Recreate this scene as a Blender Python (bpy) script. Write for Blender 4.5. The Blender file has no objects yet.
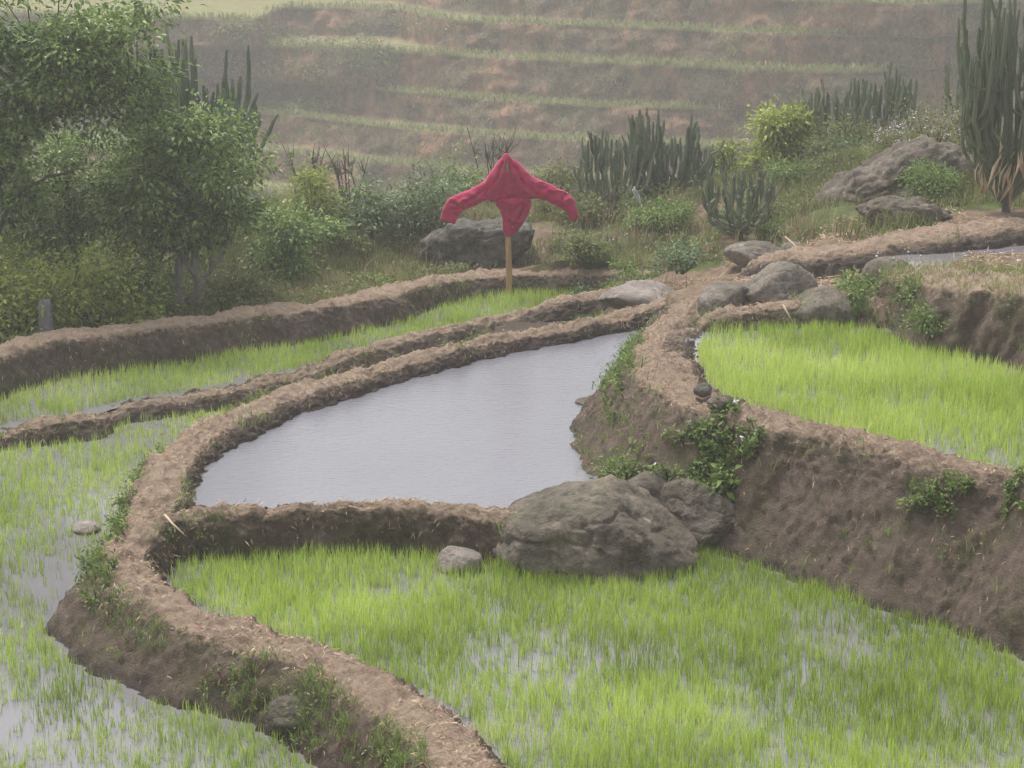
import bpy, math, random
import numpy as np
from mathutils import Vector
from mathutils.geometry import delaunay_2d_cdt

random.seed(7)
RNG = np.random.default_rng(11)
SC = bpy.context.scene
COL = SC.collection
R = math.radians

# ------------------------------------------------------------------ camera
CAM_H = 5.0
FPX = 2000.0
PITCH = R(14.2)
cam_d = bpy.data.cameras.new('camera')
cam = bpy.data.objects.new('camera', cam_d)
COL.objects.link(cam)
cam.location = (0, 0, CAM_H)
cam.rotation_euler = (R(90) - PITCH, 0, 0)
cam_d.sensor_width = 36.0
cam_d.sensor_fit = 'HORIZONTAL'
cam_d.lens = 36.0 * FPX / 1024.0
cam_d.clip_start = 0.1
cam_d.clip_end = 2000
SC.camera = cam
CT, ST = math.cos(PITCH), math.sin(PITCH)


def ray(px, py):
    a, b = (px - 512) / FPX, (384 - py) / FPX
    return np.array([a, CT + b * ST, -ST + b * CT])


def at_z(px, py, z):
    """world point where the sight line through a photo pixel meets height z"""
    d = ray(px, py)
    t = (z - CAM_H) / d[2]
    return np.array([d[0] * t, d[1] * t, z])


def at_y(px, py, y):
    """world point on a sight line at ground distance y"""
    d = ray(px, py)
    t = y / d[1]
    return np.array([d[0] * t, y, CAM_H + d[2] * t])


# ------------------------------------------------------------------ noise
def _hash(ix, iy, iz, seed):
    h = (ix.astype(np.int64) * 374761393 + iy.astype(np.int64) * 668265263 +
         iz.astype(np.int64) * 2147483647 + seed * 974711) & 0xFFFFFFFF
    h = ((h ^ (h >> 13)) * 1274126177) & 0xFFFFFFFF
    h = ((h ^ (h >> 16)) * 2246822519) & 0xFFFFFFFF
    h = h ^ (h >> 15)
    return (h & 0xFFFFFF) / float(0xFFFFFF)


def vnoise(p, seed=0):
    p = np.asarray(p, float)
    i = np.floor(p)
    f = p - i
    f = f * f * f * (f * (f * 6 - 15) + 10)
    ix, iy, iz = i[:, 0], i[:, 1], i[:, 2]
    out = 0
    for dx in (0, 1):
        wx = f[:, 0] if dx else 1 - f[:, 0]
        for dy in (0, 1):
            wy = f[:, 1] if dy else 1 - f[:, 1]
            for dz in (0, 1):
                wz = f[:, 2] if dz else 1 - f[:, 2]
                out = out + wx * wy * wz * _hash(ix + dx, iy + dy, iz + dz, seed)
    return out * 2 - 1


def fbm(p, octaves=4, seed=0, gain=.5):
    p = np.asarray(p, float)
    a, s = 1.0, 0
    for k in range(octaves):
        s = s + a * vnoise(p, seed + k * 17)
        p = p * 2.03 + 5.3
        a *= gain
    return s


# ------------------------------------------------------------------ mesh helpers
def obj(name, V, F, m, parent=None, origin=None, attrs=None, smooth=True, flat2=None):
    """links ONE mesh object; V in world space; F an (n,3)/(n,4) array, a list of such arrays or of tuples"""
    V = np.asarray(V, float).reshape(-1, 3)
    if origin is None:
        origin = np.array(parent.location) if parent is not None else np.array([0, 0, 0.])
    origin = np.asarray(origin, float)
    me = bpy.data.meshes.new(name)
    arrs = F if isinstance(F, list) else [F]
    arrs = [np.asarray(a, np.int32) for a in arrs if len(a)]
    me.vertices.add(len(V))
    me.vertices.foreach_set('co', (V - origin).astype(np.float32).ravel())
    nl = sum(a.size for a in arrs)
    nf = sum(len(a) for a in arrs)
    me.loops.add(nl)
    me.polygons.add(nf)
    me.loops.foreach_set('vertex_index', np.concatenate([a.ravel() for a in arrs]))
    starts, s = [], 0
    for a in arrs:
        starts.append(s + np.arange(len(a)) * a.shape[1])
        s += a.size
    me.polygons.foreach_set('loop_start', np.concatenate(starts).astype(np.int32))
    me.polygons.foreach_set('use_smooth', np.full(nf, smooth))
    for k, v in (attrs or {}).items():
        at = me.attributes.new(k, 'FLOAT', 'POINT')
        at.data.foreach_set('value', np.asarray(v, np.float32))
    me.update()
    me.validate()
    me.materials.append(m)
    o = bpy.data.objects.new(name, me)
    COL.objects.link(o)
    if parent is not None:
        o.parent = parent
        o.location = origin - world_of(parent)
    else:
        o.location = origin
    return o


def world_of(o):
    p = np.zeros(3)
    while o is not None:
        p = p + np.array(o.location)
        o = o.parent
    return p


def tag(o, label=None, cat=None, group=None, kind=None):
    if label: o['label'] = label
    if cat: o['category'] = cat
    if group: o['group'] = group
    if kind: o['kind'] = kind
    return o


def thing(name, label, cat, loc, group=None):
    o = bpy.data.objects.new(name, None)
    o.empty_display_size = .2
    COL.objects.link(o)
    o.location = [float(c) for c in loc]
    return tag(o, label, cat, group)


class MB:
    """collects geometry for one mesh"""
    def __init__(s):
        s.V, s.T, s.Q, s.A, s.n = [], [], [], [], 0

    def add(s, V, T=None, Q=None, a=0.):
        V = np.asarray(V, float).reshape(-1, 3)
        s.V.append(V)
        if T is not None and len(T): s.T.append(np.asarray(T) + s.n)
        if Q is not None and len(Q): s.Q.append(np.asarray(Q) + s.n)
        s.A.append(np.broadcast_to(np.asarray(a, float), (len(V),)))
        s.n += len(V)

    def build(s, name, m, parent=None, origin=None, smooth=True):
        F = []
        if s.T: F.append(np.concatenate(s.T))
        if s.Q: F.append(np.concatenate(s.Q))
        return obj(name, np.concatenate(s.V), F, m, parent, origin, {'tint': np.concatenate(s.A)}, smooth)


def grid_faces(nu, nv, closed_v=False):
    i = np.arange(nu - 1)[:, None]
    j = np.arange(nv if closed_v else nv - 1)[None, :]
    j2 = (j + 1) % nv
    return np.stack([i * nv + j, i * nv + j2, (i + 1) * nv + j2, (i + 1) * nv + j], -1).reshape(-1, 4)


def tube(mb, pts, rad, sides=7, tint=0., ribs=0, ribdepth=.0, cap=True):
    pts = np.asarray(pts, float)
    n = len(pts)
    rad = np.broadcast_to(np.asarray(rad, float), (n,))
    tan = np.gradient(pts, axis=0)
    tan /= np.linalg.norm(tan, axis=1)[:, None] + 1e-9
    ref = np.array([1., 0.13, 0.07]) if abs(tan[0][0]) < .8 else np.array([0., 1., .1])
    a = np.cross(tan, ref)
    a /= np.linalg.norm(a, axis=1)[:, None] + 1e-9
    b = np.cross(tan, a)
    th = np.linspace(0, 2 * np.pi, sides, endpoint=False)
    rr = np.ones(sides)
    if ribs:
        rr = np.where(np.arange(sides) % 2 == 0, 1., 1. - ribdepth)
    V = pts[:, None] + rad[:, None, None] * rr[None, :, None] * (
        a[:, None] * np.cos(th)[None, :, None] + b[:, None] * np.sin(th)[None, :, None])
    Q = grid_faces(n, sides, True)
    V = V.reshape(-1, 3)
    T = []
    if cap:
        V = np.vstack([V, pts[-1] + tan[-1] * rad[-1] * .5])
        base = (n - 1) * sides
        T = [[base + k, base + (k + 1) % sides, n * sides] for k in range(sides)]
    mb.add(V, T, Q, tint)


def blades(mb, P, h, lean, width, tint, droop=.35):
    """n grass blades: two bent segments each"""
    n = len(P)
    if n == 0: return
    ang = RNG.uniform(0, 2 * np.pi, n)
    d = np.stack([np.cos(ang), np.sin(ang), np.zeros(n)], -1)
    fa = RNG.uniform(0, 2 * np.pi, n)
    w = np.stack([np.cos(fa), np.sin(fa), np.zeros(n)], -1) * (np.broadcast_to(width, (n,)) / 2)[:, None]
    h = np.broadcast_to(h, (n,))
    lean = np.broadcast_to(lean, (n,))
    up = np.array([0, 0, 1.])
    mid = P + up * (h * .58)[:, None] + d * (h * lean * .35)[:, None]
    tip = P + up * (h * (1 - droop * lean * .5))[:, None] + d * (h * lean)[:, None]
    V = np.stack([P - w, P + w, mid - w * .85, mid + w * .85, tip], 1).reshape(-1, 3)
    k = np.arange(n)[:, None] * 5
    T = np.concatenate([k + np.array([[0, 1, 3]]), k + np.array([[0, 3, 2]]), k + np.array([[2, 3, 4]])])
    mb.add(V, T, None, np.repeat(np.broadcast_to(tint, (n,)), 5))


def leaves(mb, P, D, length, width, tint, fold=.25, droop=.2):
    """n leaves: folded rhombs with a bend, growing along D"""
    n = len(P)
    if n == 0: return
    D = D / (np.linalg.norm(D, axis=1)[:, None] + 1e-9)
    rnd = RNG.normal(size=(n, 3)) * .5 + np.array([0, 0, 1.])
    S = np.cross(D, rnd)
    S /= np.linalg.norm(S, axis=1)[:, None] + 1e-9
    N = np.cross(S, D)
    L = np.broadcast_to(length, (n,))[:, None]
    W = np.broadcast_to(width, (n,))[:, None]
    c = P + D * L * .45
    V = np.stack([P, c + S * W * .5 + N * W * fold, c - N * 0, c - S * W * .5 + N * W * fold,
                  P + D * L - N * L * droop], 1).reshape(-1, 3)
    k = np.arange(n)[:, None] * 5
    T = np.concatenate([k + np.array([[0, 1, 2]]), k + np.array([[0, 2, 3]]), k + np.array([[2, 1, 4]]), k + np.array([[2, 4, 3]])])
    mb.add(V, T, None, np.repeat(np.broadcast_to(tint, (n,)), 5))


# ------------------------------------------------------------------ materials
def new_mat(name):
    m = bpy.data.materials.new(name)
    m.use_nodes = True
    nt = m.node_tree
    nt.nodes.clear()
    out = nt.nodes.new('ShaderNodeOutputMaterial')
    return m, nt, out


def nd(nt, typ, **kw):
    n = nt.nodes.new(typ)
    for k, v in kw.items():
        if k in n.inputs.keys():
            n.inputs[k].default_value = v
        else:
            setattr(n, k, v)
    return n


def ramp(nt, fac, stops):
    r = nt.nodes.new('ShaderNodeValToRGB')
    e = r.color_ramp.elements
    while len(e) < len(stops): e.new(.5)
    for q, (p, c) in zip(e, stops):
        q.position = p
        q.color = (*c, 1)
    nt.links.new(fac, r.inputs[0])
    return r.outputs[0]


def noise(nt, vec, scale, detail=6, rough=.6, out='Fac'):
    n = nd(nt, 'ShaderNodeTexNoise')
    n.inputs['Scale'].default_value = scale
    n.inputs['Detail'].default_value = detail
    n.inputs['Roughness'].default_value = rough
    nt.links.new(vec, n.inputs['Vector'])
    return n.outputs[out]


def mixc(nt, fac, a, b, blend='MIX'):
    x = nt.nodes.new('ShaderNodeMix')
    x.data_type = 'RGBA'
    x.blend_type = blend
    for s, v in ((x.inputs[0], fac), (x.inputs[6], a), (x.inputs[7], b)):
        if isinstance(v, (int, float)): s.default_value = v
        elif isinstance(v, tuple): s.default_value = (*v, 1)
        else: nt.links.new(v, s)
    return x.outputs[2]


def math_(nt, op, a, b=None, clamp=False):
    x = nt.nodes.new('ShaderNodeMath')
    x.operation = op
    x.use_clamp = clamp
    for s, v in ((x.inputs[0], a), (x.inputs[1], b)):
        if v is None: continue
        if isinstance(v, (int, float)): s.default_value = v
        else: nt.links.new(v, s)
    return x.outputs[0]


def position(nt):
    return nd(nt, 'ShaderNodeNewGeometry').outputs['Position']


def attr(nt, name):
    a = nt.nodes.new('ShaderNodeAttribute')
    a.attribute_name = name
    return a.outputs['Fac']


def bump(nt, h, strength=.6, dist=.02):
    b = nt.nodes.new('ShaderNodeBump')
    b.inputs['Strength'].default_value = strength
    b.inputs['Distance'].default_value = dist
    nt.links.new(h, b.inputs['Height'])
    return b.outputs['Normal']


def princ(nt, out, col, rough=.95, normal=None, spec=.2):
    p = nt.nodes.new('ShaderNodeBsdfPrincipled')
    if isinstance(col, tuple): p.inputs['Base Color'].default_value = (*col, 1)
    else: nt.links.new(col, p.inputs['Base Color'])
    if isinstance(rough, (int, float)): p.inputs['Roughness'].default_value = rough
    else: nt.links.new(rough, p.inputs['Roughness'])
    p.inputs['Specular IOR Level'].default_value = spec
    if normal is not None: nt.links.new(normal, p.inputs['Normal'])
    nt.links.new(p.outputs[0], out.inputs[0])
    return p


def leaf_mat(name, stops, trans=.35, rough=.5, spec=.25):
    """foliage: colour by per-leaf tint, diffuse + translucent"""
    m, nt, out = new_mat(name)
    c = ramp(nt, attr(nt, 'tint'), stops)
    p = princ(nt, out, c, rough, None, spec)
    t = nd(nt, 'ShaderNodeBsdfTranslucent')
    nt.links.new(c, t.inputs[0])
    mx = nd(nt, 'ShaderNodeMixShader')
    mx.inputs[0].default_value = trans
    nt.links.new(p.outputs[0], mx.inputs[1])
    nt.links.new(t.outputs[0], mx.inputs[2])
    nt.links.new(mx.outputs[0], out.inputs[0])
    return m


def soil_mat(name, dry=(.375, .278, .205), straw=(.49, .385, .285), dark=(.13, .098, .078), moss=(.075, .085, .03)):
    m, nt, out = new_mat(name)
    pos = position(nt)
    n1 = noise(nt, pos, 3.0, 7, .65)
    n2 = noise(nt, pos, 17.0, 6, .7)
    n3 = noise(nt, pos, 60.0, 4, .7)
    stretch = nd(nt, 'ShaderNodeMapping')
    stretch.inputs['Scale'].default_value = (14, 14, 3)
    nt.links.new(pos, stretch.inputs['Vector'])
    n4 = noise(nt, stretch.outputs[0], 1.0, 5, .65)
    face = ramp(nt, n2, [(.25, dark), (.5, tuple(x * 1.5 for x in dark)), (.78, (.2, .145, .11))])
    face = mixc(nt, ramp(nt, n4, [(.35, (0, 0, 0)), (.7, (.75, .75, .75))]), face, tuple(x * .75 for x in dark))
    mossf = ramp(nt, noise(nt, pos, 1.7, 5, .6), [(.48, (0, 0, 0)), (.68, (.7, .7, .7))])
    face = mixc(nt, mossf, face, moss)
    top = ramp(nt, n2, [(.25, tuple(x * .55 for x in dry)), (.5, dry), (.72, straw)])
    top = mixc(nt, ramp(nt, n3, [(.55, (0, 0, 0)), (.75, (.6, .6, .6))]), top, (.52, .42, .30))
    top = mixc(nt, ramp(nt, n1, [(.4, (0, 0, 0)), (.75, (.55, .55, .55))]), top, tuple(x * .6 for x in dry))
    cr = math_(nt, 'ADD', attr(nt, 'crest'), math_(nt, 'MULTIPLY', math_(nt, 'SUBTRACT', n2, .5), 1.2), True)
    cr = ramp(nt, cr, [(.3, (0, 0, 0)), (.62, (1, 1, 1))])
    col = mixc(nt, cr, face, top)
    col = mixc(nt, attr(nt, 'wet'), col, (.06, .045, .036))
    n5 = noise(nt, pos, 140.0, 3, .7)
    col = mixc(nt, ramp(nt, n5, [(.34, (.5, .5, .5)), (.45, (0, 0, 0))]), col, (.05, .038, .03))
    col = mixc(nt, ramp(nt, noise(nt, pos, 42., 5, .75), [(.62, (0, 0, 0)), (.72, (.55, .55, .55))]), col, (.5, .42, .33))
    h = math_(nt, 'ADD', math_(nt, 'ADD', math_(nt, 'MULTIPLY', n2, .5), math_(nt, 'MULTIPLY', n3, .5)), math_(nt, 'MULTIPLY', n5, .25))
    rough = math_(nt, 'SUBTRACT', .97, math_(nt, 'MULTIPLY', attr(nt, 'wet'), .45))
    princ(nt, out, col, rough, bump(nt, h, 1.0, .06), .2)
    return m


def rock_mat(name, base, light, dark, moss=.4, mosscol=(.07, .08, .035), sc=1.0):
    m, nt, out = new_mat(name)
    pos = position(nt)
    n1 = noise(nt, pos, 2.2 * sc, 8, .65)
    n2 = noise(nt, pos, 11 * sc, 7, .7)
    n3 = noise(nt, pos, 45 * sc, 4, .7)
    c = ramp(nt, n1, [(.3, dark), (.5, base), (.7, light)])
    c = mixc(nt, ramp(nt, n2, [(.4, (0, 0, 0)), (.7, (.8, .8, .8))]), c, tuple(x * .6 for x in base))
    nrm = nd(nt, 'ShaderNodeNewGeometry').outputs['Normal']
    sep = nd(nt, 'ShaderNodeSeparateXYZ')
    nt.links.new(nrm, sep.inputs[0])
    mf = math_(nt, 'ADD', math_(nt, 'MULTIPLY', sep.outputs[2], .25), noise(nt, pos, 3.5 * sc, 6, .65))
    c = mixc(nt, ramp(nt, mf, [(.55, (0, 0, 0)), (.78, (moss, moss, moss))]), c, mosscol)
    vor = nd(nt, 'ShaderNodeTexVoronoi')
    vor.inputs['Scale'].default_value = 4.5 * sc
    nt.links.new(mixc(nt, .12, pos, noise(nt, pos, 9 * sc, 4, .6, 'Color')), vor.inputs['Vector'])
    c = mixc(nt, ramp(nt, vor.outputs['Distance'], [(.1, (.8, .8, .8)), (.17, (0, 0, 0))]), c, light)
    st = nd(nt, 'ShaderNodeMapping')
    st.inputs['Scale'].default_value = (9 * sc, 9 * sc, 1.6 * sc)
    nt.links.new(pos, st.inputs['Vector'])
    c = mixc(nt, ramp(nt, noise(nt, st.outputs[0], 1., 5, .65), [(.5, (0, 0, 0)), (.66, (.6, .6, .6))]), c, tuple(x * .55 for x in dark))
    c = mixc(nt, ramp(nt, noise(nt, pos, 26 * sc, 5, .7), [(.58, (0, 0, 0)), (.7, (.5, .5, .5))]), c, light)
    h = math_(nt, 'ADD', math_(nt, 'MULTIPLY', n2, .7), math_(nt, 'MULTIPLY', n3, .3))
    princ(nt, out, c, .92, bump(nt, h, 1.0, .08), .2)
    return m


def water_mat(name, mud, rough=.06, rip=.02, dist=.004, scale=6.):
    m, nt, out = new_mat(name)
    pos = position(nt)
    mp = nd(nt, 'ShaderNodeMapping')
    mp.inputs['Scale'].default_value = (1, 2.6, 1)
    nt.links.new(pos, mp.inputs['Vector'])
    n1 = noise(nt, mp.outputs[0], scale, 4, .6)
    c = mixc(nt, noise(nt, pos, .8, 4, .5), mud, tuple(x * .86 for x in mud))
    p = princ(nt, out, c, rough, bump(nt, n1, rip, dist), .5)
    p.inputs['IOR'].default_value = 1.33
    return m


def plain_mat(name, stops, scale=20., rough=.9, bmp=.4, stretch=(1, 1, 1)):
    m, nt, out = new_mat(name)
    pos = nd(nt, 'ShaderNodeTexCoord').outputs['Object']
    mp = nd(nt, 'ShaderNodeMapping')
    mp.inputs['Scale'].default_value = stretch
    nt.links.new(pos, mp.inputs['Vector'])
    n = noise(nt, mp.outputs[0], scale, 6, .65)
    princ(nt, out, ramp(nt, n, stops), rough, bump(nt, n, bmp, .01), .25)
    return m


def tint_mat(name, stops, rough=.95):
    m, nt, out = new_mat(name)
    princ(nt, out, ramp(nt, attr(nt, 'tint'), stops), rough, None, .1)
    return m


M = {}
M['bank'] = soil_mat('bank_soil')
M['mud'] = plain_mat('paddy_mud', [(.3, (.05, .04, .03)), (.7, (.10, .08, .06))], 6)
M['rice'] = leaf_mat('rice_leaf', [(0, (.2, .27, .05)), (.45, (.38, .52, .085)), (1, (.6, .70, .2))], .42, .45)
M['pond'] = water_mat('pond_water', (.17, .17, .192), .03, .5, .012, 9.)
M['paddywater'] = water_mat('paddy_water', (.175, .17, .18), .04, .05, .006)
M['boulder'] = rock_mat('boulder_stone', (.21, .18, .148), (.36, .3, .24), (.085, .073, .06), .35, (.08, .08, .042))
M['greyrock'] = rock_mat('grey_stone', (.27, .232, .2), (.38, .33, .285), (.14, .122, .105), .3, (.09, .09, .045))
M['palerock'] = rock_mat('pale_stone', (.36, .31, .28), (.48, .42, .38), (.22, .19, .17), .12)
M['darkrock'] = rock_mat('dark_stone', (.17, .158, .142), (.28, .26, .235), (.09, .084, .076), .4)
M['outcrop'] = rock_mat('outcrop_stone', (.2, .165, .14), (.33, .28, .24), (.09, .076, .066), .35, (.09, .095, .045))
M['straw'] = tint_mat('dry_straw', [(0, (.22, .14, .085)), (.5, (.42, .31, .2)), (1, (.58, .48, .34))])
M['weed'] = leaf_mat('weed_leaf', [(0, (.07, .11, .03)), (.5, (.17, .25, .065)), (1, (.32, .41, .13))], .3)
M['tree_leaf'] = leaf_mat('tree_leaf', [(0, (.05, .09, .026)), (.45, (.165, .255, .06)), (.8, (.3, .40, .11)), (1, (.5, .56, .27))], .3, .42, .35)
M['yellow_leaf'] = leaf_mat('yellow_green_leaf', [(0, (.12, .15, .035)), (.5, (.3, .36, .07)), (1, (.52, .57, .15))], .35, .45, .3)
M['blue_leaf'] = leaf_mat('grey_green_leaf', [(0, (.06, .09, .04)), (.5, (.175, .245, .11)), (1, (.36, .43, .24))], .28, .45, .35)
M['scrub'] = leaf_mat('scrub_grass', [(0, (.13, .11, .06)), (.35, (.15, .175, .06)), (.7, (.24, .28, .09)), (1, (.4, .34, .2))], .3)
M['flower'] = tint_mat('flower_petal', [(0, (.42, .37, .43)), (1, (.66, .63, .64))], .7)
M['bark'] = plain_mat('tree_bark', [(.3, (.15, .135, .115)), (.55, (.31, .29, .255)), (.75, (.45, .43, .39))], 9, .9, .6, (1, 1, .4))
M['darkbark'] = plain_mat('shrub_stem', [(.3, (.05, .042, .035)), (.7, (.13, .11, .09))], 14)
M['cactus'] = tint_mat('euphorbia_skin', [(0, (.085, .11, .07)), (.5, (.15, .18, .115)), (1, (.27, .28, .19))], .6)
M['jacket'] = None


def ground_mat():
    m, nt, out = new_mat('scrub_ground')
    pos = position(nt)
    n1 = noise(nt, pos, .9, 6, .6)
    n2 = noise(nt, pos, 7., 7, .7)
    n3 = noise(nt, pos, 40., 4, .7)
    soil = ramp(nt, n2, [(.3, (.10, .072, .05)), (.55, (.2, .145, .1)), (.75, (.34, .25, .165))])
    green = ramp(nt, n2, [(.3, (.05, .06, .022)), (.6, (.1, .125, .04)), (.8, (.17, .17, .07))])
    c = mixc(nt, ramp(nt, math_(nt, 'ADD', n1, math_(nt, 'MULTIPLY', attr(nt, 'green'), .5)), [(.6, (0, 0, 0)), (.8, (1, 1, 1))]), soil, green)
    c = mixc(nt, attr(nt, 'mud'), c, (.075, .06, .045))
    princ(nt, out, c, .97, bump(nt, math_(nt, 'ADD', n2, n3), .8, .04), .15)
    return m


def hill_mat():
    m, nt, out = new_mat('hill_soil')
    pos = position(nt)
    mp = nd(nt, 'ShaderNodeMapping')
    mp.inputs['Scale'].default_value = (1, .6, .35)
    nt.links.new(pos, mp.inputs['Vector'])
    n1 = noise(nt, mp.outputs[0], .32, 6, .62)
    n2 = noise(nt, mp.outputs[0], 1.6, 7, .7)
    n3 = noise(nt, pos, 6., 5, .7)
    red = ramp(nt, n2, [(.3, (.2, .112, .072)), (.55, (.34, .18, .115)), (.75, (.47, .27, .18))])
    weed = ramp(nt, n2, [(.28, (.062, .056, .032)), (.5, (.11, .098, .053)), (.75, (.18, .155, .09))])
    brown = ramp(nt, n3, [(.3, (.14, .095, .065)), (.7, (.28, .195, .14))])
    weed = mixc(nt, ramp(nt, n3, [(.42, (0, 0, 0)), (.62, (.8, .8, .8))]), weed, brown)
    c = mixc(nt, ramp(nt, math_(nt, 'ADD', math_(nt, 'MULTIPLY', n1, .75), math_(nt, 'MULTIPLY', n2, .3)), [(.485, (0, 0, 0)), (.6, (.85, .85, .85))]), weed, red)
    tread = ramp(nt, n2, [(.3, (.2, .2, .08)), (.6, (.3, .31, .13)), (.8, (.4, .36, .19))])
    c = mixc(nt, attr(nt, 'tread'), c, tread)
    princ(nt, out, c, .98, bump(nt, math_(nt, 'ADD', n2, n3), .9, .25), .1)
    return m


M['ground'] = ground_mat()
M['hill'] = hill_mat()

# ------------------------------------------------------------------ the earth banks
Z_P, Z_F, Z_L, Z_L2, Z_R, Z_R2, Z_S = 0.0, -.30, -.55, -.42, .55, .95, -.12
BANKS = {}


def smooth_interp(s, S, A):
    """piecewise cubic (Catmull-Rom) interpolation of rows A at parameters S"""
    A = np.asarray(A, float)
    d = np.gradient(A, S, axis=0)
    k = np.clip(np.searchsorted(S, s, side='right') - 1, 0, len(S) - 2)
    h = (S[k + 1] - S[k])
    t = ((s - S[k]) / h)
    t2, t3 = t * t, t * t * t
    tt = t[:, None]
    return ((2 * t3 - 3 * t2 + 1)[:, None] * A[k] + ((t3 - 2 * t2 + t) * h)[:, None] * d[k] +
            (-2 * t3 + 3 * t2)[:, None] * A[k + 1] + ((t3 - t2) * h)[:, None] * d[k + 1])


def bank(key, st, label, ds=.026, n_cross=80, amp=1.0, seed=0, foot=.35):
    """swept earth bank. stations: (px, py, z crest, half width, left slope, right slope, z left, z right)"""
    st = np.array(st, float)
    C = np.array([at_z(a[0], a[1], a[2]) for a in st])
    seg = np.linalg.norm(np.diff(C[:, :2], axis=0), axis=1)
    S = np.concatenate([[0], np.cumsum(seg)])
    n = max(8, int(S[-1] / ds))
    s = np.linspace(0, S[-1], n)
    row = smooth_interp(s, S, np.column_stack([C, st[:, 3:]]))
    c = row[:, :3]
    hw, sl, sr, zl, zr = [row[:, i] for i in (3, 4, 5, 6, 7)]
    q = np.column_stack([s, np.full(n, seed * 3.7), np.zeros(n)])
    hw = np.maximum(.03, hw * (1 + .22 * fbm(q * 2.2, 3, seed)))
    zc = c[:, 2] + .022 * amp * fbm(q * 1.6, 4, seed + 5)
    tp = np.clip(np.minimum(s + .15, S[-1] - s) / .55, 0, 1)
    sink = (.0 if key == 'cross' else .55) * (1 - tp * tp * (3 - 2 * tp))
    zc, zl, zr = zc - sink, zl - sink, zr - sink
    c = c.copy()
    t = np.gradient(c[:, :2], axis=0)
    for _ in range(6):
        t[1:-1] = (t[:-2] + t[1:-1] + t[2:]) / 3
    t /= np.linalg.norm(t, axis=1)[:, None]
    L = np.column_stack([-t[:, 1], t[:, 0]])
    off = np.column_stack([hw + sl * 1.25 + .05, hw + sl, hw + sl * .25, hw * .9, hw * .0, -hw * .9, -(hw + sr * .25), -(hw + sr), -(hw + sr * 1.25 + .05)])
    zz = np.column_stack([zl - foot, zl - .01, zl + (zc - zl) * .72, zc - .012, zc + .02, zc - .012, zr + (zc - zr) * .72, zr - .01, zr - foot])
    u = np.array([0, .12, .3, .4, .5, .6, .7, .88, 1.])
    uu = np.linspace(0, 1, n_cross)
    O = np.stack([np.interp(uu, u, a) for a in off])
    Z = np.stack([np.interp(uu, u, a) for a in zz])
    for _ in range(2):
        O[:, 1:-1] = (O[:, :-2] + 2 * O[:, 1:-1] + O[:, 2:]) / 4
        Z[:, 1:-1] = (Z[:, :-2] + 2 * Z[:, 1:-1] + Z[:, 2:]) / 4
    V = np.empty((n, n_cross, 3))
    V[:, :, 0] = c[:, None, 0] + L[:, None, 0] * O
    V[:, :, 1] = c[:, None, 1] + L[:, None, 1] * O
    V[:, :, 2] = Z
    du = np.gradient(V, axis=0)
    dv = np.gradient(V, axis=1)
    N = np.cross(dv, du)
    N /= np.linalg.norm(N, axis=2)[:, :, None] + 1e-9
    if N[n // 2, n_cross // 2, 2] < 0: N = -N
    P = V.reshape(-1, 3)
    steep = (1 - np.clip(N[:, :, 2], 0, 1)).ravel()
    d1 = fbm(P * np.array([3.2, 3.2, 2.2]), 3, seed + 20)
    d2 = fbm(P * np.array([9, 9, 6.]), 3, seed + 40)
    d3 = np.abs(fbm(P * np.array([28, 28, 18.]), 3, seed + 60))
    strokes = fbm(P * np.array([12, 12, 2.2]), 2, seed + 80)
    disp = amp * (.032 * d1 + (.012 if key == 'wall' else .022) * d2 + (.042 if key == 'wall' else .03) * (d3 - .3) + .022 * strokes * steep)
    P = P + N.reshape(-1, 3) * disp[:, None]
    crest = np.interp(np.abs(uu - .5), [0, .08, .115, .18] if key == 'wall' else [0, .2, .3, .42] if key == 'top' else [0, .085, .13, .25], [1, .95, .45, 0])
    crest = np.tile(crest, n)
    side = (uu < .5)
    base = np.where(side[None, :], zl[:, None], zr[:, None]).ravel()
    wet = np.clip(1 - (P[:, 2] - base - .015 - .03 * (d2 + .5)) / .06, 0, 1) * .85
    caps = np.array([list(range(n_cross)), list(range((n - 1) * n_cross, n * n_cross))[::-1]])
    o = obj('earth_bank', P, [grid_faces(n, n_cross), caps], M['bank'], None, c[n // 2] * np.array([1, 1, 0]) + np.array([0, 0, min(zl.min(), zr.min())]),
            {'crest': crest, 'wet': wet})
    tag(o, label, 'earth bank', 'mud banks round the paddies')
    BANKS[key] = dict(c=c, hw=hw, sl=sl, sr=sr, L=L, P=P.reshape(n, n_cross, 3), N=N, crest=crest.reshape(n, n_cross), st=C, zl=zl, zr=zr)
    return o


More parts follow.
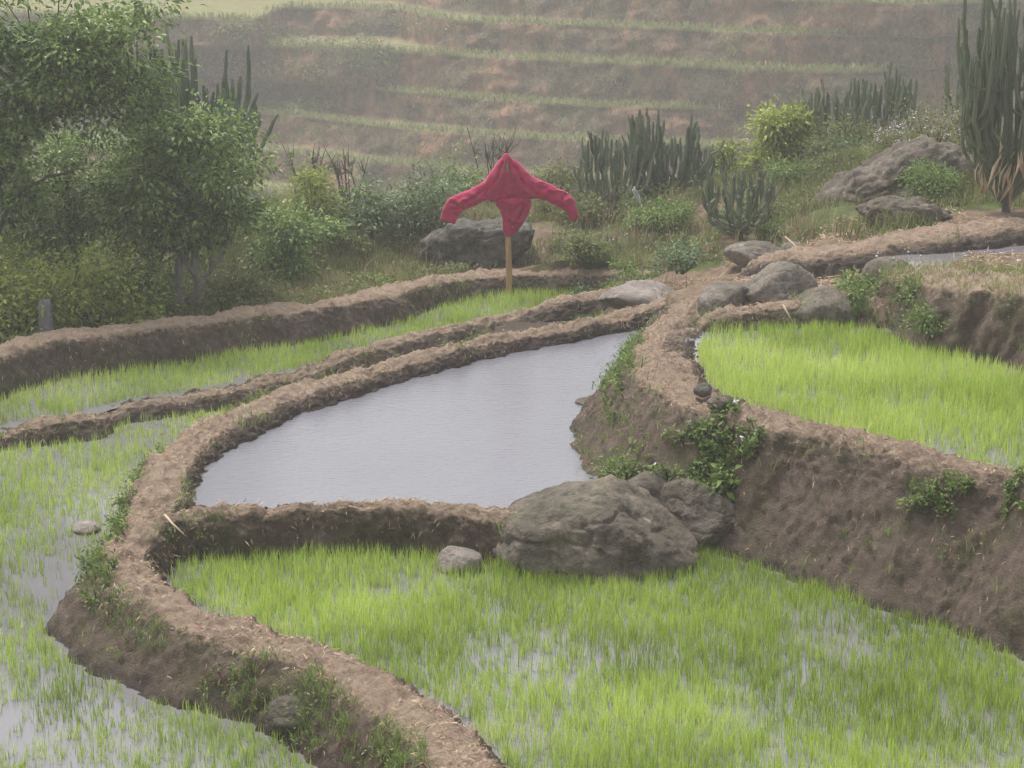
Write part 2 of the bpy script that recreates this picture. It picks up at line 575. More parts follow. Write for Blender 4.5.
F_, P_, L_ = Z_F, Z_P, Z_L
bank('main', [
    (478, 860, -.16, .2, .32, .12, L_, F_), (470, 800, -.15, .2, .32, .12, L_, F_), (458, 760, -.15, .2, .32, .12, L_, F_),
    (428, 720, -.15, .19, .32, .12, L_, F_), (375, 685, -.15, .18, .32, .12, L_, F_),
    (320, 660, -.15, .17, .34, .12, L_, F_), (250, 632, -.14, .17, .38, .12, L_, F_), (190, 612, -.13, .17, .42, .12, L_, F_),
    (143, 584, -.10, .18, .45, .12, L_, F_), (126, 552, -.04, .18, .42, .12, L_, F_), (142, 522, .05, .19, .36, .10, L_, F_),
    (155, 500, .10, .18, .32, .10, L_, -.1), (163, 476, .12, .17, .3, .1, L_, P_), (178, 450, .12, .16, .3, .12, L_, P_),
    (208, 428, .13, .17, .3, .14, L_, P_), (258, 405, .13, .17, .3, .14, L_, P_), (320, 384, .13, .16, .3, .13, L_, P_),
    (385, 366, .13, .15, .3, .12, L_, P_), (450, 349, .13, .14, .3, .12, L_, P_), (520, 334, .13, .14, .25, .1, -.4, P_),
    (580, 323, .14, .14, .2, .1, Z_S, P_), (622, 313, .17, .14, .2, .1, Z_S, P_), (662, 300, .3, .18, .2, .15, Z_S, .1), (702, 287, .42, .2, .2, .2, .2, .3)],
    'long winding tan mud bank curving round the pond and down to the bottom edge', seed=1)
bank('cross', [
    (150, 516, .06, .09, .1, .12, P_, F_), (200, 511, .05, .08, .1, .12, P_, F_), (245, 511, .05, .07, .1, .12, P_, F_),
    (256, 511, .05, .07, .1, .12, P_, F_), (266, 514, -.07, .05, .08, .1, P_, F_), (276, 511, .05, .07, .1, .12, P_, F_), (290, 509, .05, .07, .1, .12, P_, F_), (340, 507, .06, .08, .1, .12, P_, F_),
    (400, 506, .065, .08, .1, .12, P_, F_), (460, 510, .06, .08, .1, .14, P_, F_), (510, 516, .06, .08, .1, .14, P_, F_), (555, 522, .06, .08, .1, .12, P_, F_)],
    'short dark mud dam with a notch between the pond and the front rice', seed=2)
bank('middle', [
    (-320, 535, -.42, .09, .14, .12, Z_L2, L_), (-90, 462, -.42, .09, .14, .12, Z_L2, L_), (0, 433, -.42, .09, .14, .12, Z_L2, L_), (42, 421, -.36, .13, .16, .14, Z_L2, L_), (76, 419, -.37, .12, .16, .14, Z_L2, L_),
    (112, 411, -.44, .08, .1, .12, Z_L2, L_), (150, 403, -.42, .1, .12, .14, Z_L2, L_), (195, 395, -.40, .11, .12, .14, Z_L2, L_), (250, 384, -.38, .11, .14, .14, Z_L2, L_),
    (300, 371, -.36, .11, .14, .16, Z_L2, L_), (360, 351, -.32, .11, .14, .2, Z_L2, L_), (420, 334, -.27, .12, .15, .2, Z_L2, L_), (500, 315, -.15, .12, .15, .2, Z_L2, -.4),
    (560, 301, -.03, .12, .2, .15, Z_L2, Z_S), (602, 292, .03, .13, .25, .15, Z_L2, Z_S), (645, 282, .15, .15, .3, .2, -.3, 0), (690, 274, .28, .15, .3, .2, -.1, .1)],
    'low tan mud bank between the two narrow left paddies', seed=3)
bank('back', [
    (-320, 462, 0, .2, .35, .16, -.4, Z_L2), (-120, 392, 0, .2, .35, .16, -.4, Z_L2), (-40, 364, 0, .2, .35, .16, -.4, Z_L2), (0, 350, 0, .2, .35, .16, -.4, Z_L2), (50, 336, 0, .2, .35, .16, -.4, Z_L2), (100, 331, 0, .2, .3, .16, -.35, Z_L2),
    (160, 324, 0, .2, .3, .16, -.35, Z_L2), (250, 312, -.02, .2, .3, .16, -.35, Z_L2), (320, 303, -.05, .2, .3, .16, -.3, Z_L2), (375, 294, -.08, .2, .25, .15, -.25, Z_L2),
    (425, 281, -.12, .18, .25, .14, -.25, Z_L2), (480, 274, -.15, .18, .25, .12, -.25, Z_L2), (540, 271, -.15, .18, .25, .12, -.25, Z_L2), (600, 271, -.12, .18, .25, .12, -.2, Z_L2), (650, 272, 0, .18, .25, .12, -.1, -.3), (700, 269, .2, .2, .25, .12, 0, -.1)],
    'tan mud bank behind the scarecrow, in front of the trees', seed=4)
bank('wall', [
    (1400, 595, .70, .15, .8, .07, F_, Z_R), (1190, 520, .70, .15, .8, .07, F_, Z_R), (1100, 494, .70, .15, .8, .07, F_, Z_R), (1024, 474, .69, .14, .8, .07, F_, Z_R), (940, 457, .68, .14, .76, .07, F_, Z_R), (860, 437, .68, .14, .72, .07, F_, Z_R),
    (800, 425, .67, .15, .68, .07, F_, Z_R), (755, 412, .67, .2, .62, .08, F_, Z_R), (712, 402, .67, .26, .82, .08, -.25, Z_R), (678, 385, .65, .27, .74, .08, -.12, Z_R),
    (662, 365, .63, .25, .54, .08, 0, Z_R), (662, 347, .60, .24, .45, .08, 0, Z_R), (672, 329, .55, .24, .35, .1, 0, .5), (690, 310, .48, .25, .35, .12, .05, .4), (708, 291, .45, .25, .3, .2, .2, .4)],
    'tall brown mud wall under the upper right paddy', n_cross=140, amp=1.0, seed=5)
bank('ledge', [
    (672, 322, .62, .14, .15, .12, .4, Z_R), (705, 317, .66, .14, .15, .14, .5, Z_R), (745, 311, .70, .15, .15, .16, .6, Z_R), (800, 303, .74, .15, .15, .16, .65, Z_R),
    (860, 300, .76, .14, .15, .14, .7, Z_R), (915, 306, .82, .15, .15, .16, .8, Z_R)],
    'low litter-strewn mud bank below the boulders at the back of the right paddy', seed=6)
bank('upper', [
    (1450, 405, 1.2, .62, .32, .15, Z_R, Z_R2), (1210, 330, 1.2, .62, .32, .15, Z_R, Z_R2), (1100, 297, 1.2, .62, .32, .15, Z_R, Z_R2), (1024, 281, 1.19, .6, .32, .15, Z_R, Z_R2), (975, 276, 1.15, .5, .32, .15, Z_R, Z_R2), (930, 273, 1.08, .36, .2, .15, Z_R, Z_R2), (890, 275, .98, .24, .2, .15, Z_R, .9), (862, 279, .86, .2, .2, .15, Z_R, .75)],
    'weedy dark mud bank with a grassy top at the right edge', seed=7)
bank('top', [
    (1450, 192, 1.25, .25, .2, .2, 1.1, Z_R2), (1200, 204, 1.2, .25, .2, .2, 1.1, Z_R2), (1100, 212, 1.18, .25, .2, .2, 1.1, Z_R2), (1024, 219, 1.15, .25, .2, .36, 1.05, Z_R2), (960, 228, 1.12, .25, .2, .36, 1.0, Z_R2), (900, 236, 1.08, .25, .2, .36, .95, Z_R2), (840, 245, .95, .25, .2, .36, .8, .75), (780, 252, .76, .25, .2, .36, .6, .55), (725, 262, .55, .22, .2, .2, .35, .35)],
    'straw-littered tan bank at the foot of the tall cactus', seed=8)


def centre(key, i0, i1):
    st = BANKS[key]['st'][:, :2]
    return [tuple(p) for p in (st[i0:i1 + 1] if i1 >= i0 else st[i1:i0 + 1][::-1])]


def px_list(pts, z):
    return [tuple(at_z(a, b, z)[:2]) for a, b in pts]


POLY = {
    'pond': (Z_P, centre('main', 11, 22) + centre('wall', 13, 9) + px_list([(640, 440), (585, 505)], 0) + centre('cross', 10, 0)),
    'front': (Z_F, [(-.3, 10.2), (5.0, 9.8)] + centre('wall', 0, 9) + px_list([(640, 520), (555, 522)], -.1) + centre('cross', 10, 0) + centre('main', 11, 0)),
    'left': (Z_L, centre('main', 0, 19) + [tuple(BANKS['middle']['st'][12][:2])] + centre('middle', 11, 0) + [(-8.5, 14.0), (-8, 9.8), (-.5, 9.8)]),
    'back': (Z_L2, centre('middle', 0, 16) + centre('back', 15, 0)),
    'strip': (Z_S, centre('main', 18, 23) + centre('middle', 16, 12)),
    'right': (Z_R, centre('wall', 0, 12) + centre('ledge', 0, 5) + centre('upper', 7, 0)),
    'top': (Z_R2, px_list([(868, 274), (878, 257), (940, 252), (1100, 240), (1100, 250), (965, 259), (938, 273)], Z_R2)),
}


def in_poly(X, Y, poly):
    p = np.array(poly)
    x1, y1 = p[:, 0], p[:, 1]
    x2, y2 = np.roll(x1, -1), np.roll(y1, -1)
    r = np.zeros(X.shape, bool)
    for a, b, c, d in zip(x1, y1, x2, y2):
        if b == d: continue
        m = ((b > Y) != (d > Y)) & (X < (c - a) * (Y - b) / (d - b) + a)
        r ^= m
    return r


def inside_bank(X, Y, margin=0.):
    """true where a point lies within the foot of any bank"""
    res = np.zeros(X.shape, bool)
    for b in BANKS.values():
        c = b['c'][::3, :2]
        L = b['L'][::3]
        best = np.full(X.shape, 1e9)
        lim = np.zeros(X.shape)
        for i in range(len(c)):
            dx, dy = X - c[i, 0], Y - c[i, 1]
            d = dx * dx + dy * dy
            m = d < best
            best[m] = d[m]
            s = (dx * L[i, 0] + dy * L[i, 1]) > 0
            lim[m] = np.where(s, b['hw'][3 * i] + b['sl'][3 * i], b['hw'][3 * i] + b['sr'][3 * i])[m]
        res |= np.sqrt(best) < lim + margin
    return res


# ------------------------------------------------------------------ near ground
CTRL = np.array([
    # px, distance, z
    (0, 24, -.4), (-300, 24, -.4), (100, 23.5, -.38), (200, 24, -.35), (300, 25, -.25), (400, 26.5, -.22), (480, 27.5, -.2), (560, 27.5, -.15), (620, 26.5, -.05),
    (330, 27.5, .0), (330, 31, 0), (330, 36, -1.6), (60, 28, -.35), (60, 34, -1.2), (-300, 32, -.8), (450, 30, .1), (450, 34, -.9), (200, 30, -.25), (200, 35, -1.4),
    (640, 25.5, .1), (620, 27.5, .22), (600, 30, .08), (640, 33, -.6), (640, 37, -2.2), (500, 38, -2.2),
    (740, 25, .51), (740, 28, .55), (760, 32, .35), (800, 36, -.8), (760, 23.7, .48), (670, 24, .28), (700, 22.6, .42), (690, 21.5, .38), (640, 23.3, .1),
    (780, 22, .6), (820, 21.3, .68), (870, 20.6, .8), (850, 25, .96), (900, 28.5, 1.0), (940, 30, 1.15), (940, 34, 0), (900, 23, 1.03), (850, 23.2, .85), (1000, 23.5, 1.09),
    (1000, 26, 1.2), (1000, 30, 1.2), (1150, 24, 1.2), (1150, 30, 1.4), (1100, 36, 0), (900, 37, -1.2), (1000, 21.6, 1.0), (1150, 21, 1.0),
    (0, 40, -3), (300, 40, -3), (700, 40, -3), (1000, 40, -2.5), (-300, 40, -2.5), (1300, 40, -2)])
CX = np.column_stack([CTRL[:, 1] * (CTRL[:, 0] - 512) / FPX * 1.02, CTRL[:, 1], CTRL[:, 2]])


def scrub_z(X, Y):
    num = np.zeros(X.shape)
    den = np.zeros(X.shape)
    for x, y, z in CX:
        w = 1 / ((X - x) ** 2 + (Y - y) ** 2 + .12) ** 2
        num += w * z
        den += w
    return num / den


def ground_z(X, Y):
    X = np.asarray(X, float)
    Y = np.asarray(Y, float)
    z = scrub_z(X, Y)
    q = np.column_stack([X.ravel(), Y.ravel(), np.zeros(X.size)])
    z = z + (.05 * fbm(q * 1.1, 4, 301)).reshape(X.shape) + (.02 * fbm(q * 5, 3, 302)).reshape(X.shape)
    mud = np.zeros(X.shape, bool)
    for k, (lv, poly) in POLY.items():
        m = in_poly(X, Y, poly)
        bed = lv - (.09 if k != 'top' else .03)
        if k in ('back', 'strip'): bed = bed + .62 * np.clip((X - 1.0) / 1.1, 0, 1)
        if k in ('back', 'strip'):
            z = np.where(m, np.minimum(bed, np.maximum(z, lv - .09)), z)
            mud |= m & (X < 1.25)
        else:
            z = np.where(m, bed, z)
            mud |= m
    z = np.where(~mud & (Y < 19.4) & (Y > 10.2), np.minimum(z, -.45), z)
    near = np.clip((10.2 - Y) / 7, 0, 1)
    nz = -.75 + near * 4.1
    z = np.where(Y < 10.2, np.where(mud, np.minimum(z, nz + .2), nz), z)
    return z, mud


gx = np.arange(-14, 14.01, .1)
gy = np.arange(0, 38.01, .1)
GX, GY = np.meshgrid(gx, gy, indexing='ij')
GZ, GM = ground_z(GX, GY)
gq = np.column_stack([GX.ravel(), GY.ravel(), GZ.ravel()])
green = np.clip(.55 + .5 * fbm(gq * .6, 3, 77) + np.where((GX.ravel() > .8) & (GY.ravel() < 24.2), -.75, 0), 0, 1)
o = obj('ground', gq, grid_faces(len(gx), len(gy)), M['ground'], None, None, {'green': green, 'mud': GM.ravel().astype(float)})
tag(o, kind='structure')


def gz(x, y):
    return float(ground_z(np.array([x]), np.array([y]))[0][0])


# wide land under everything, out past the hill
b = 260
o = obj('land', [(-b, -60, -14), (b, -60, -14), (b, 330, -14), (-b, 330, -14)], np.array([[0, 1, 2, 3]]), M['ground'], attrs={'green': [1] * 4, 'mud': [0] * 4})
tag(o, kind='structure')

# ------------------------------------------------------------------ water sheets
for k, (lv, poly) in POLY.items():
    if k == 'strip': continue
    r_ = delaunay_2d_cdt([Vector(p) for p in poly], [], [list(range(len(poly)))], 1, 1e-5)
    V = [(p.x, p.y, lv) for p in r_[0]]
    o = obj('pond_water' if k == 'pond' else 'paddy_water', V, np.array([list(f) if (r_[0][f[1]] - r_[0][f[0]]).cross(r_[0][f[2]] - r_[0][f[0]]) > 0 else list(f)[::-1] for f in r_[2]]), M['pond'] if k == 'pond' else M['paddywater'])
    tag(o, kind='structure')

# ------------------------------------------------------------------ stones
ROCKS = []       # footprints (x, y, r) kept free of seedlings


def ico(sub):
    import bmesh
    bm = bmesh.new()
    bmesh.ops.create_icosphere(bm, subdivisions=sub, radius=1)
    V = np.array([v.co[:] for v in bm.verts])
    F = np.array([[v.index for v in f.verts] for f in bm.faces])
    bm.free()
    return V, F


ICO = {k: ico(k) for k in (3, 4, 5, 6)}


def stone(name, label, c, size, m, rz=0, tilt=(0, 0), seed=0, sub=5, facets=9, rough=.09, group=None, planes=None, cat=None):
    V, F = ICO[sub]
    D = V / np.linalg.norm(V, axis=1)[:, None]
    rg = np.random.default_rng(seed + 100)
    pl = rg.normal(size=(facets, 3))
    pl /= np.linalg.norm(pl, axis=1)[:, None]
    dd = rg.uniform(.62, .95, facets)
    if planes:
        pl = np.vstack([pl, [np.array(a[:3]) / np.linalg.norm(a[:3]) for a in planes]])
        dd = np.concatenate([dd, [a[3] for a in planes]])
    den = D @ pl.T
    rr = np.where(den > .05, dd[None] / np.maximum(den, .05), 9)
    k = 24.
    r = -np.log(np.exp(-k * rr).sum(1) + np.exp(-k * 1.0)) / k
    P = D * r[:, None] * np.array(size) / 2
    s = max(size)
    q = P / s
    P = P + D * s * (rough * .55 * fbm(q * 2.4 + seed, 5, seed)[:, None] + rough * .22 * np.abs(fbm(q * 11 + seed, 4, seed + 9))[:, None] - rough * .2 * np.exp(-(np.abs(fbm(q * np.array([2.2, 2.2, 4.5]) + seed * 2, 3, seed + 19)) / .07) ** 2)[:, None])
    lo, hi = P.min(0), P.max(0)
    P = (P - (lo + hi) / 2) * np.array(size) / (hi - lo)
    cz, sz = math.cos(rz), math.sin(rz)
    tx, ty = tilt
    Rx = np.array([[1, 0, 0], [0, math.cos(tx), -math.sin(tx)], [0, math.sin(tx), math.cos(tx)]])
    Ry = np.array([[math.cos(ty), 0, math.sin(ty)], [0, 1, 0], [-math.sin(ty), 0, math.cos(ty)]])
    Rz = np.array([[cz, -sz, 0], [sz, cz, 0], [0, 0, 1]])
    P = P @ (Rz @ Ry @ Rx).T + np.array(c)
    ROCKS.append((c[0], c[1], size[0] / 2, size[1] / 2, rz))
    o = obj(name, P, F, m, None, (c[0], c[1], P[:, 2].min()))
    return tag(o, label, cat or 'rock', group)


def on(px, py, y, dz=0.):
    p = at_y(px, py, y)
    p[2] += dz
    return p


stone('boulder', 'large dark lichen-spotted boulder at the corner of the pond', on(596, 540, 15.2), (1.68, 1.2, .95), M['boulder'], R(-6), (0, R(7)), 3, 6, 3, .085,
      planes=[(-.92, -.3, .25, .8), (-.62, -.2, .8, .6), (.62, -.25, .75, .58), (-.1, -.95, .3, .62), (.35, -.9, .1, .66), (.1, -.5, .9, .74)])
stone('boulder', 'brown boulder half buried in the mud wall behind the large boulder', on(697, 514, 15.75), (.68, .9, .56), M['boulder'], R(25), (0, R(18)), 14, 6, 8, .07)
stone('rock', 'brown lumpy rock wedged between the large boulder and the leafy bush', on(652, 492, 15.95), (.5, .5, .34), M['boulder'], R(10), (0, R(12)), 15, 5, 8, .08)
stone('rock', 'small pale rounded stone in the rice beside the large boulder', at_z(459, 563, -.24), (.38, .3, .26), M['palerock'], R(5), (0, 0), 21, 4, 5, .06)
stone('mud_clod', 'dark upright clod standing on the mud wall edge', at_z(703, 390, .75), (.17, .17, .12), M['darkrock'], 0, (0, 0), 31, 4, 8, .1, cat='clod')
stone('mud_clod', 'flat grey-brown clod lying lowest on the mud wall edge', at_z(721, 402, .73), (.23, .2, .11), M['boulder'], R(15), (0, R(-6)), 32, 4, 7, .09, cat='clod')
stone('boulder', 'large smooth grey-brown boulder with a rounded top behind the right paddy', on(775, 295, 20.9), (.98, .9, .72), M['greyrock'], R(-10), (0, R(4)), 41, 6, 5, .06, planes=[(-.7, -.1, .7, .62)])
stone('boulder', 'dark mossy boulder at the right paddy edge, beside the smooth grey boulder', on(818, 311, 20.25), (.72, .7, .52), M['boulder'], R(12), (0, R(5)), 42, 5, 6, .06)
stone('rock', 'pale grey slanting rock left of the smooth grey boulder', on(722, 302, 20.8), (.62, .6, .42), M['greyrock'], R(25), (0, R(-12)), 43, 5, 6, .08)
stone('rock', 'broad flat pale slab on the bank between pond and scrub', on(640, 292, 23.2, -.06), (.98, .8, .34), M['palerock'], R(6), (0, R(-3)), 51, 5, 6, .05)
stone('rock', 'low brown rock below the small cactus', on(755, 256, 23.6, -.02), (.78, .6, .4), M['greyrock'], 0, (0, R(3)), 52, 5, 6, .07)
stone('rock', 'small flat stone on the right end of the rock below the small cactus', on(793, 249, 23.9), (.3, .3, .18), M['greyrock'], 0, (0, 0), 53, 4, 6, .08)
stone('rock', 'brown rounded rock among leafy plants beside the small upper water', on(886, 277, 20.9), (.52, .5, .42), M['boulder'], 0, (0, 0), 54, 5, 6, .07)
stone('rock_outcrop', 'long dark slanting rock slope under the white-flowered bushes', on(884, 180, 26.6, -.1), (2.0, 2.3, 1.0), M['outcrop'], R(15), (R(-6), R(-27)), 61, 6, 14, .17, cat='rock')
stone('rock', 'upper shelf of grey rock running towards the tall cactus', on(950, 165, 26.8, -.15), (1.3, 1.5, .6), M['outcrop'], 0, (0, R(-6)), 65, 5, 10, .15)
stone('rock', 'brown rock lump with a dark hollow behind the littered bank', on(905, 210, 23.6, -.05), (1.15, .8, .45), M['outcrop'], 0, (0, 0), 62, 5, 12, .16)
stone('rock', 'dark mossy rock mound behind the scarecrow pole', on(474, 246, 27.6, 0), (1.75, 1.2, .95), M['darkrock'], 0, (0, R(-24)), 63, 6, 6, .11)
stone('rock', 'flat pale stone lying in the shallow left paddy water', at_z(86, 528, -.53), (.26, .3, .1), M['palerock'], 0, (0, 0), 71, 4, 5, .07)
stone('rock', 'mossy grey stone set in the foot of the winding bank', at_z(284, 730, -.45) + np.array([.03, .2, .0]), (.34, .4, .3), M['boulder'], R(30), (0, 0), 72, 5, 6, .07)
stone('mud_clod', 'flat brown mud lump poking into the right side of the pond', at_z(590, 403, .0), (.3, .3, .09), M['boulder'], 0, (0, 0), 73, 4, 6, .08, cat='clod')


def in_rock(X, Y, grow=1.0):
    res = np.zeros(X.shape, bool)
    for x, y, a, b_, rz in ROCKS:
        c, s = math.cos(rz), math.sin(rz)
        u, v = (X - x) * c + (Y - y) * s, -(X - x) * s + (Y - y) * c
        res |= (u / (a * grow)) ** 2 + (v / (b_ * grow)) ** 2 < 1
    return res


# ------------------------------------------------------------------ rice
def project(P):
    d = P - np.array([0, 0, CAM_H])
    zc = d[:, 1] * CT - d[:, 2] * ST
    yc = d[:, 1] * ST + d[:, 2] * CT
    return 512 + FPX * d[:, 0] / zc, 384 - FPX * yc / zc


def rice(key, per_m2, h, thin, floor=.3, tintb=.5):
    lv, poly = POLY[key]
    p = np.array(poly)
    x0, y0 = p.min(0)
    x1, y1 = p.max(0)
    n = int((x1 - x0) * (y1 - y0) * per_m2)
    X, Y = RNG.uniform(x0, x1, n), RNG.uniform(y0, y1, n)
    m = in_poly(X, Y, poly)
    X, Y = X[m], Y[m]
    m = ~inside_bank(X, Y, .03) & ~in_rock(X, Y, .95)
    X, Y = X[m], Y[m]
    P = np.column_stack([X, Y, np.full(len(X), lv - .03)])
    px, py = project(P)
    m = (px > -260) & (px < 1330) & (py < 900)
    P, px, py = P[m], px[m], py[m]
    q = P * np.array([1, 1, 0])
    dens = .95 + .45 * fbm(q * 1.3, 3, 501) + .35 * fbm(q * 5, 2, 502)
    dens = dens - .42 * thin(P, q) - .35 * np.clip(fbm(q * 9, 2, 505), 0, 1)
    keep = RNG.uniform(0, 1, len(P)) < np.clip(dens, floor, 1)
    P = P[keep]
    q = q[keep]
    k = 4
    base = np.repeat(P, k, 0) + np.column_stack([RNG.normal(0, .014, (len(P) * k, 2)), np.zeros(len(P) * k)])
    hh = h * (1 + .22 * fbm(q * 1.1, 3, 503) + RNG.normal(0, .1, len(P)))
    hh = np.repeat(hh, k) * RNG.uniform(.6, 1.15, len(base))
    tint = np.clip(np.repeat(tintb + .35 * fbm(q * 1.0, 3, 504) + RNG.normal(0, .15, len(P)), k) + RNG.normal(0, .16, len(base)), 0, 1)
    mb = MB()
    blades(mb, base, hh, np.abs(RNG.normal(.14, .13, len(base))), .0052, tint)
    o = mb.build('rice_seedlings', M['rice'])
    return tag(o, kind='stuff')


def blob(cx, cy, rx, ry, w=1.):
    return lambda q: w * np.exp(-(((q[:, 0] - cx) / rx) ** 2 + ((q[:, 1] - cy) / ry) ** 2))


def blobs(lst, lv):
    fs = []
    for px, py, rx, ry, w in lst:
        c = at_z(px, py, lv)
        fs.append(blob(c[0], c[1], rx, ry, w))
    return lambda P, q: sum(f(q) for f in fs) if fs else np.zeros(len(q))


rice('front', 900, .155, blobs([(175, 580, .2, .35, 1.3), (215, 620, .5, .2, .4), (545, 690, .35, 1.1, .4), (470, 730, .25, .6, .8), (660, 750, .35, .4, .7), (760, 775, .6, .3, .5), (900, 780, .6, .3, .3)], Z_F))
rice('right', 760, .18, blobs([(965, 455, .7, .5, .75), (1030, 470, .6, .4, .5), (860, 420, .3, .4, .3)], Z_R), tintb=.62)
rice('left', 560, .135, blobs([(60, 545, .5, .8, 1.4), (20, 610, .5, 1.2, .55), (80, 585, .25, .5, 1.6), (40, 690, .5, .7, .55), (95, 510, .3, .6, .9), (10, 740, .6, .5, .6), (150, 480, .3, .8, .5)], Z_L), floor=.06, tintb=.55)
rice('back', 640, .155, blobs([(40, 385, .9, .5, .8), (170, 360, .8, .3, .9), (250, 345, .7, .3, .6)], Z_L2), tintb=.55)
rice('strip', 420, .075, blobs([(480, 320, 1.1, 1.2, 9.), (525, 325, .5, .6, 9.), (612, 303, .35, .4, 2.)], Z_S), floor=0, tintb=.45)

# ------------------------------------------------------------------ straw, weeds and grass on the banks
def bank_samples(key, n, crest_lo, crest_hi, side=None):
    b_ = BANKS[key]
    nu, nv = b_['P'].shape[:2]
    i = RNG.integers(0, nu, n * 3)
    j = RNG.integers(0, nv, n * 3)
    cr = b_['crest'][i, j]
    m = (cr >= crest_lo) & (cr <= crest_hi)
    if side == 'left': m &= j < nv // 2
    if side == 'right': m &= j >= nv // 2
    P, N = b_['P'][i[m], j[m]], b_['N'][i[m], j[m]]
    zb = np.where(j[m] < nv // 2, b_['zl'][i[m]], b_['zr'][i[m]])
    k = P[:, 2] > zb + .05
    return P[k], N[k]


mb = MB()
for key, n in (('main', 8500), ('cross', 1400), ('middle', 4500), ('back', 6000), ('wall', 5500), ('ledge', 1200), ('upper', 500), ('top', 2600)):
    P, N = bank_samples(key, n, .35, 1.0)
    kp = RNG.uniform(size=len(P)) < np.clip(.5 + .9 * fbm(P * 2.5, 3, 611), .05, 1)
    P, N = P[kp], N[kp]
    D = RNG.normal(size=(len(P), 3)) * np.array([1, 1, .28])
    leaves(mb, P + N * .012, D, RNG.uniform(.02, .08, len(P)), RNG.uniform(.004, .009, len(P)), np.clip(RNG.normal(.45, .25, len(P)), 0, 1), .1, .1)
    P, N = bank_samples(key, n // 2, .0, .35)
    D = RNG.normal(size=(len(P), 3)) * np.array([.5, .5, .3]) + np.array([0, 0, -.8])
    leaves(mb, P + N * .012, D, RNG.uniform(.02, .09, len(P)), RNG.uniform(.004, .009, len(P)), RNG.uniform(0, .8, len(P)), .1, .1)
# litter on the bare soil round the boulders
X, Y = RNG.uniform(1.2, 5.5, 9000), RNG.uniform(20.3, 24.5, 9000)
m = ~inside_bank(X, Y)
z, mud = ground_z(X, Y)
m &= ~mud
P = np.column_stack([X, Y, z + .015])[m]
leaves(mb, P, RNG.normal(size=(len(P), 3)) * np.array([1, 1, .3]), RNG.uniform(.04, .15, len(P)), .011, RNG.uniform(0, 1, len(P)), .1, .1)
X, Y = RNG.uniform(-6, 8, 3500), RNG.uniform(22.5, 31, 3500)
z, mud = ground_z(X, Y)
m = ~mud & ~inside_bank(X, Y)
P = np.column_stack([X, Y, z])[m]
P = P[fbm(P * .8, 3, 615) > -.05]
B = np.repeat(P, 3, 0) + np.column_stack([RNG.normal(0, .04, (len(P) * 3, 2)), np.zeros(len(P) * 3)])
blades(mb, B, RNG.uniform(.15, .45, len(B)), np.abs(RNG.normal(.3, .2, len(B))), .008, RNG.uniform(0, .9, len(B)))
tag(mb.build('straw_litter', M['straw']), kind='stuff')


def cluster_weeds(mb, P, N, leafy=.5, h=.12, size=.05):
    n = len(P)
    sel = RNG.uniform(size=n) < leafy
    A, AN = P[sel], N[sel]
    k = 7
    B = np.repeat(A, k, 0) + RNG.normal(0, .035, (len(A) * k, 3)) + np.repeat(AN, k, 0) * RNG.uniform(.0, .07, (len(A) * k, 1))
    D = np.repeat(AN, k, 0) * .6 + RNG.normal(0, .6, (len(B), 3)) + np.array([0, 0, .35])
    leaves(mb, B, D, size * RNG.uniform(.5, 1.2, len(B)), size * .42, np.clip(RNG.normal(.45, .22, len(B)), 0, 1))
    A, AN = P[~sel], N[~sel]
    k = 9
    B = np.repeat(A, k, 0) + RNG.normal(0, .02, (len(A) * k, 3))
    blades(mb, B, h * RNG.uniform(.5, 1.2, len(B)), np.abs(RNG.normal(.6, .3, len(B))), .006, np.clip(RNG.normal(.6, .2, len(B)), 0, 1))


mb = MB()
for key, n, side, thr in (('main', 1500, 'left', .12), ('main', 500, None, .35), ('cross', 160, 'right', .1), ('middle', 260, None, .3), ('back', 260, None, .25), ('wall', 800, 'left', .3), ('upper', 260, None, .1), ('top', 700, None, .05), ('ledge', 200, None, .1)):
    P, N = bank_samples(key, n, .0, .8 if key != 'upper' else 1.0, side)
    f = fbm(P * np.array([1.6, 1.6, 2.6]), 3, 640) > thr
    cluster_weeds(mb, P[f], N[f], .45, .11, .04)
# the weedy flank of the winding bank and the pond side of the mud wall
for key, side, pxr, pyr, n in (('main', 'left', (88, 170), (500, 660), 420), ('main', 'left', (230, 440), (640, 768), 420), ('wall', 'left', (600, 665), (340, 470), 420)):
    P, N = bank_samples(key, n * 6, .0, .7, side)
    px, py = project(P)
    m = (px > pxr[0]) & (px < pxr[1]) & (py > pyr[0]) & (py < pyr[1])
    P, N = P[m][:n], N[m][:n]
    f = fbm(P * 4.1, 3, 641) > -.2
    cluster_weeds(mb, P[f], N[f], .4, .07, .034)
tag(mb.build('bank_weeds', M['weed']), kind='stuff')

# ------------------------------------------------------------------ scrub ground cover
mb = MB()
mf = MB()
X, Y = RNG.uniform(-9, 9.5, 46000), RNG.uniform(21.5, 34, 46000)
z, mud = ground_z(X, Y)
m = ~mud & ~inside_bank(X, Y, -.1) & ~in_rock(X, Y, .9)
P = np.column_stack([X, Y, z])[m]
X, Y = RNG.uniform(1.0, 2.6, 1500), RNG.uniform(24.7, 26.8, 1500)
P = np.vstack([P, np.column_stack([X, Y, ground_z(X, Y)[0]])[~in_rock(X, Y, .95)]])
bare = ((P[:, 0] > 1.0) & (P[:, 1] < 24.3)).astype(float)
den = .65 + .7 * fbm(P * .9, 3, 701) - .75 * bare
P = P[RNG.uniform(size=len(P)) < den]
k = 6
B = np.repeat(P, k, 0) + np.column_stack([RNG.normal(0, .05, (len(P) * k, 2)), np.zeros(len(P) * k)])
hh = np.repeat(.17 * (1 + .6 * fbm(P * .8, 3, 702)), k) * RNG.uniform(.5, 1.3, len(B))
tt = np.clip(np.repeat(.52 + .45 * fbm(P * .7, 3, 703), k) + RNG.normal(0, .15, len(B)), 0, 1)
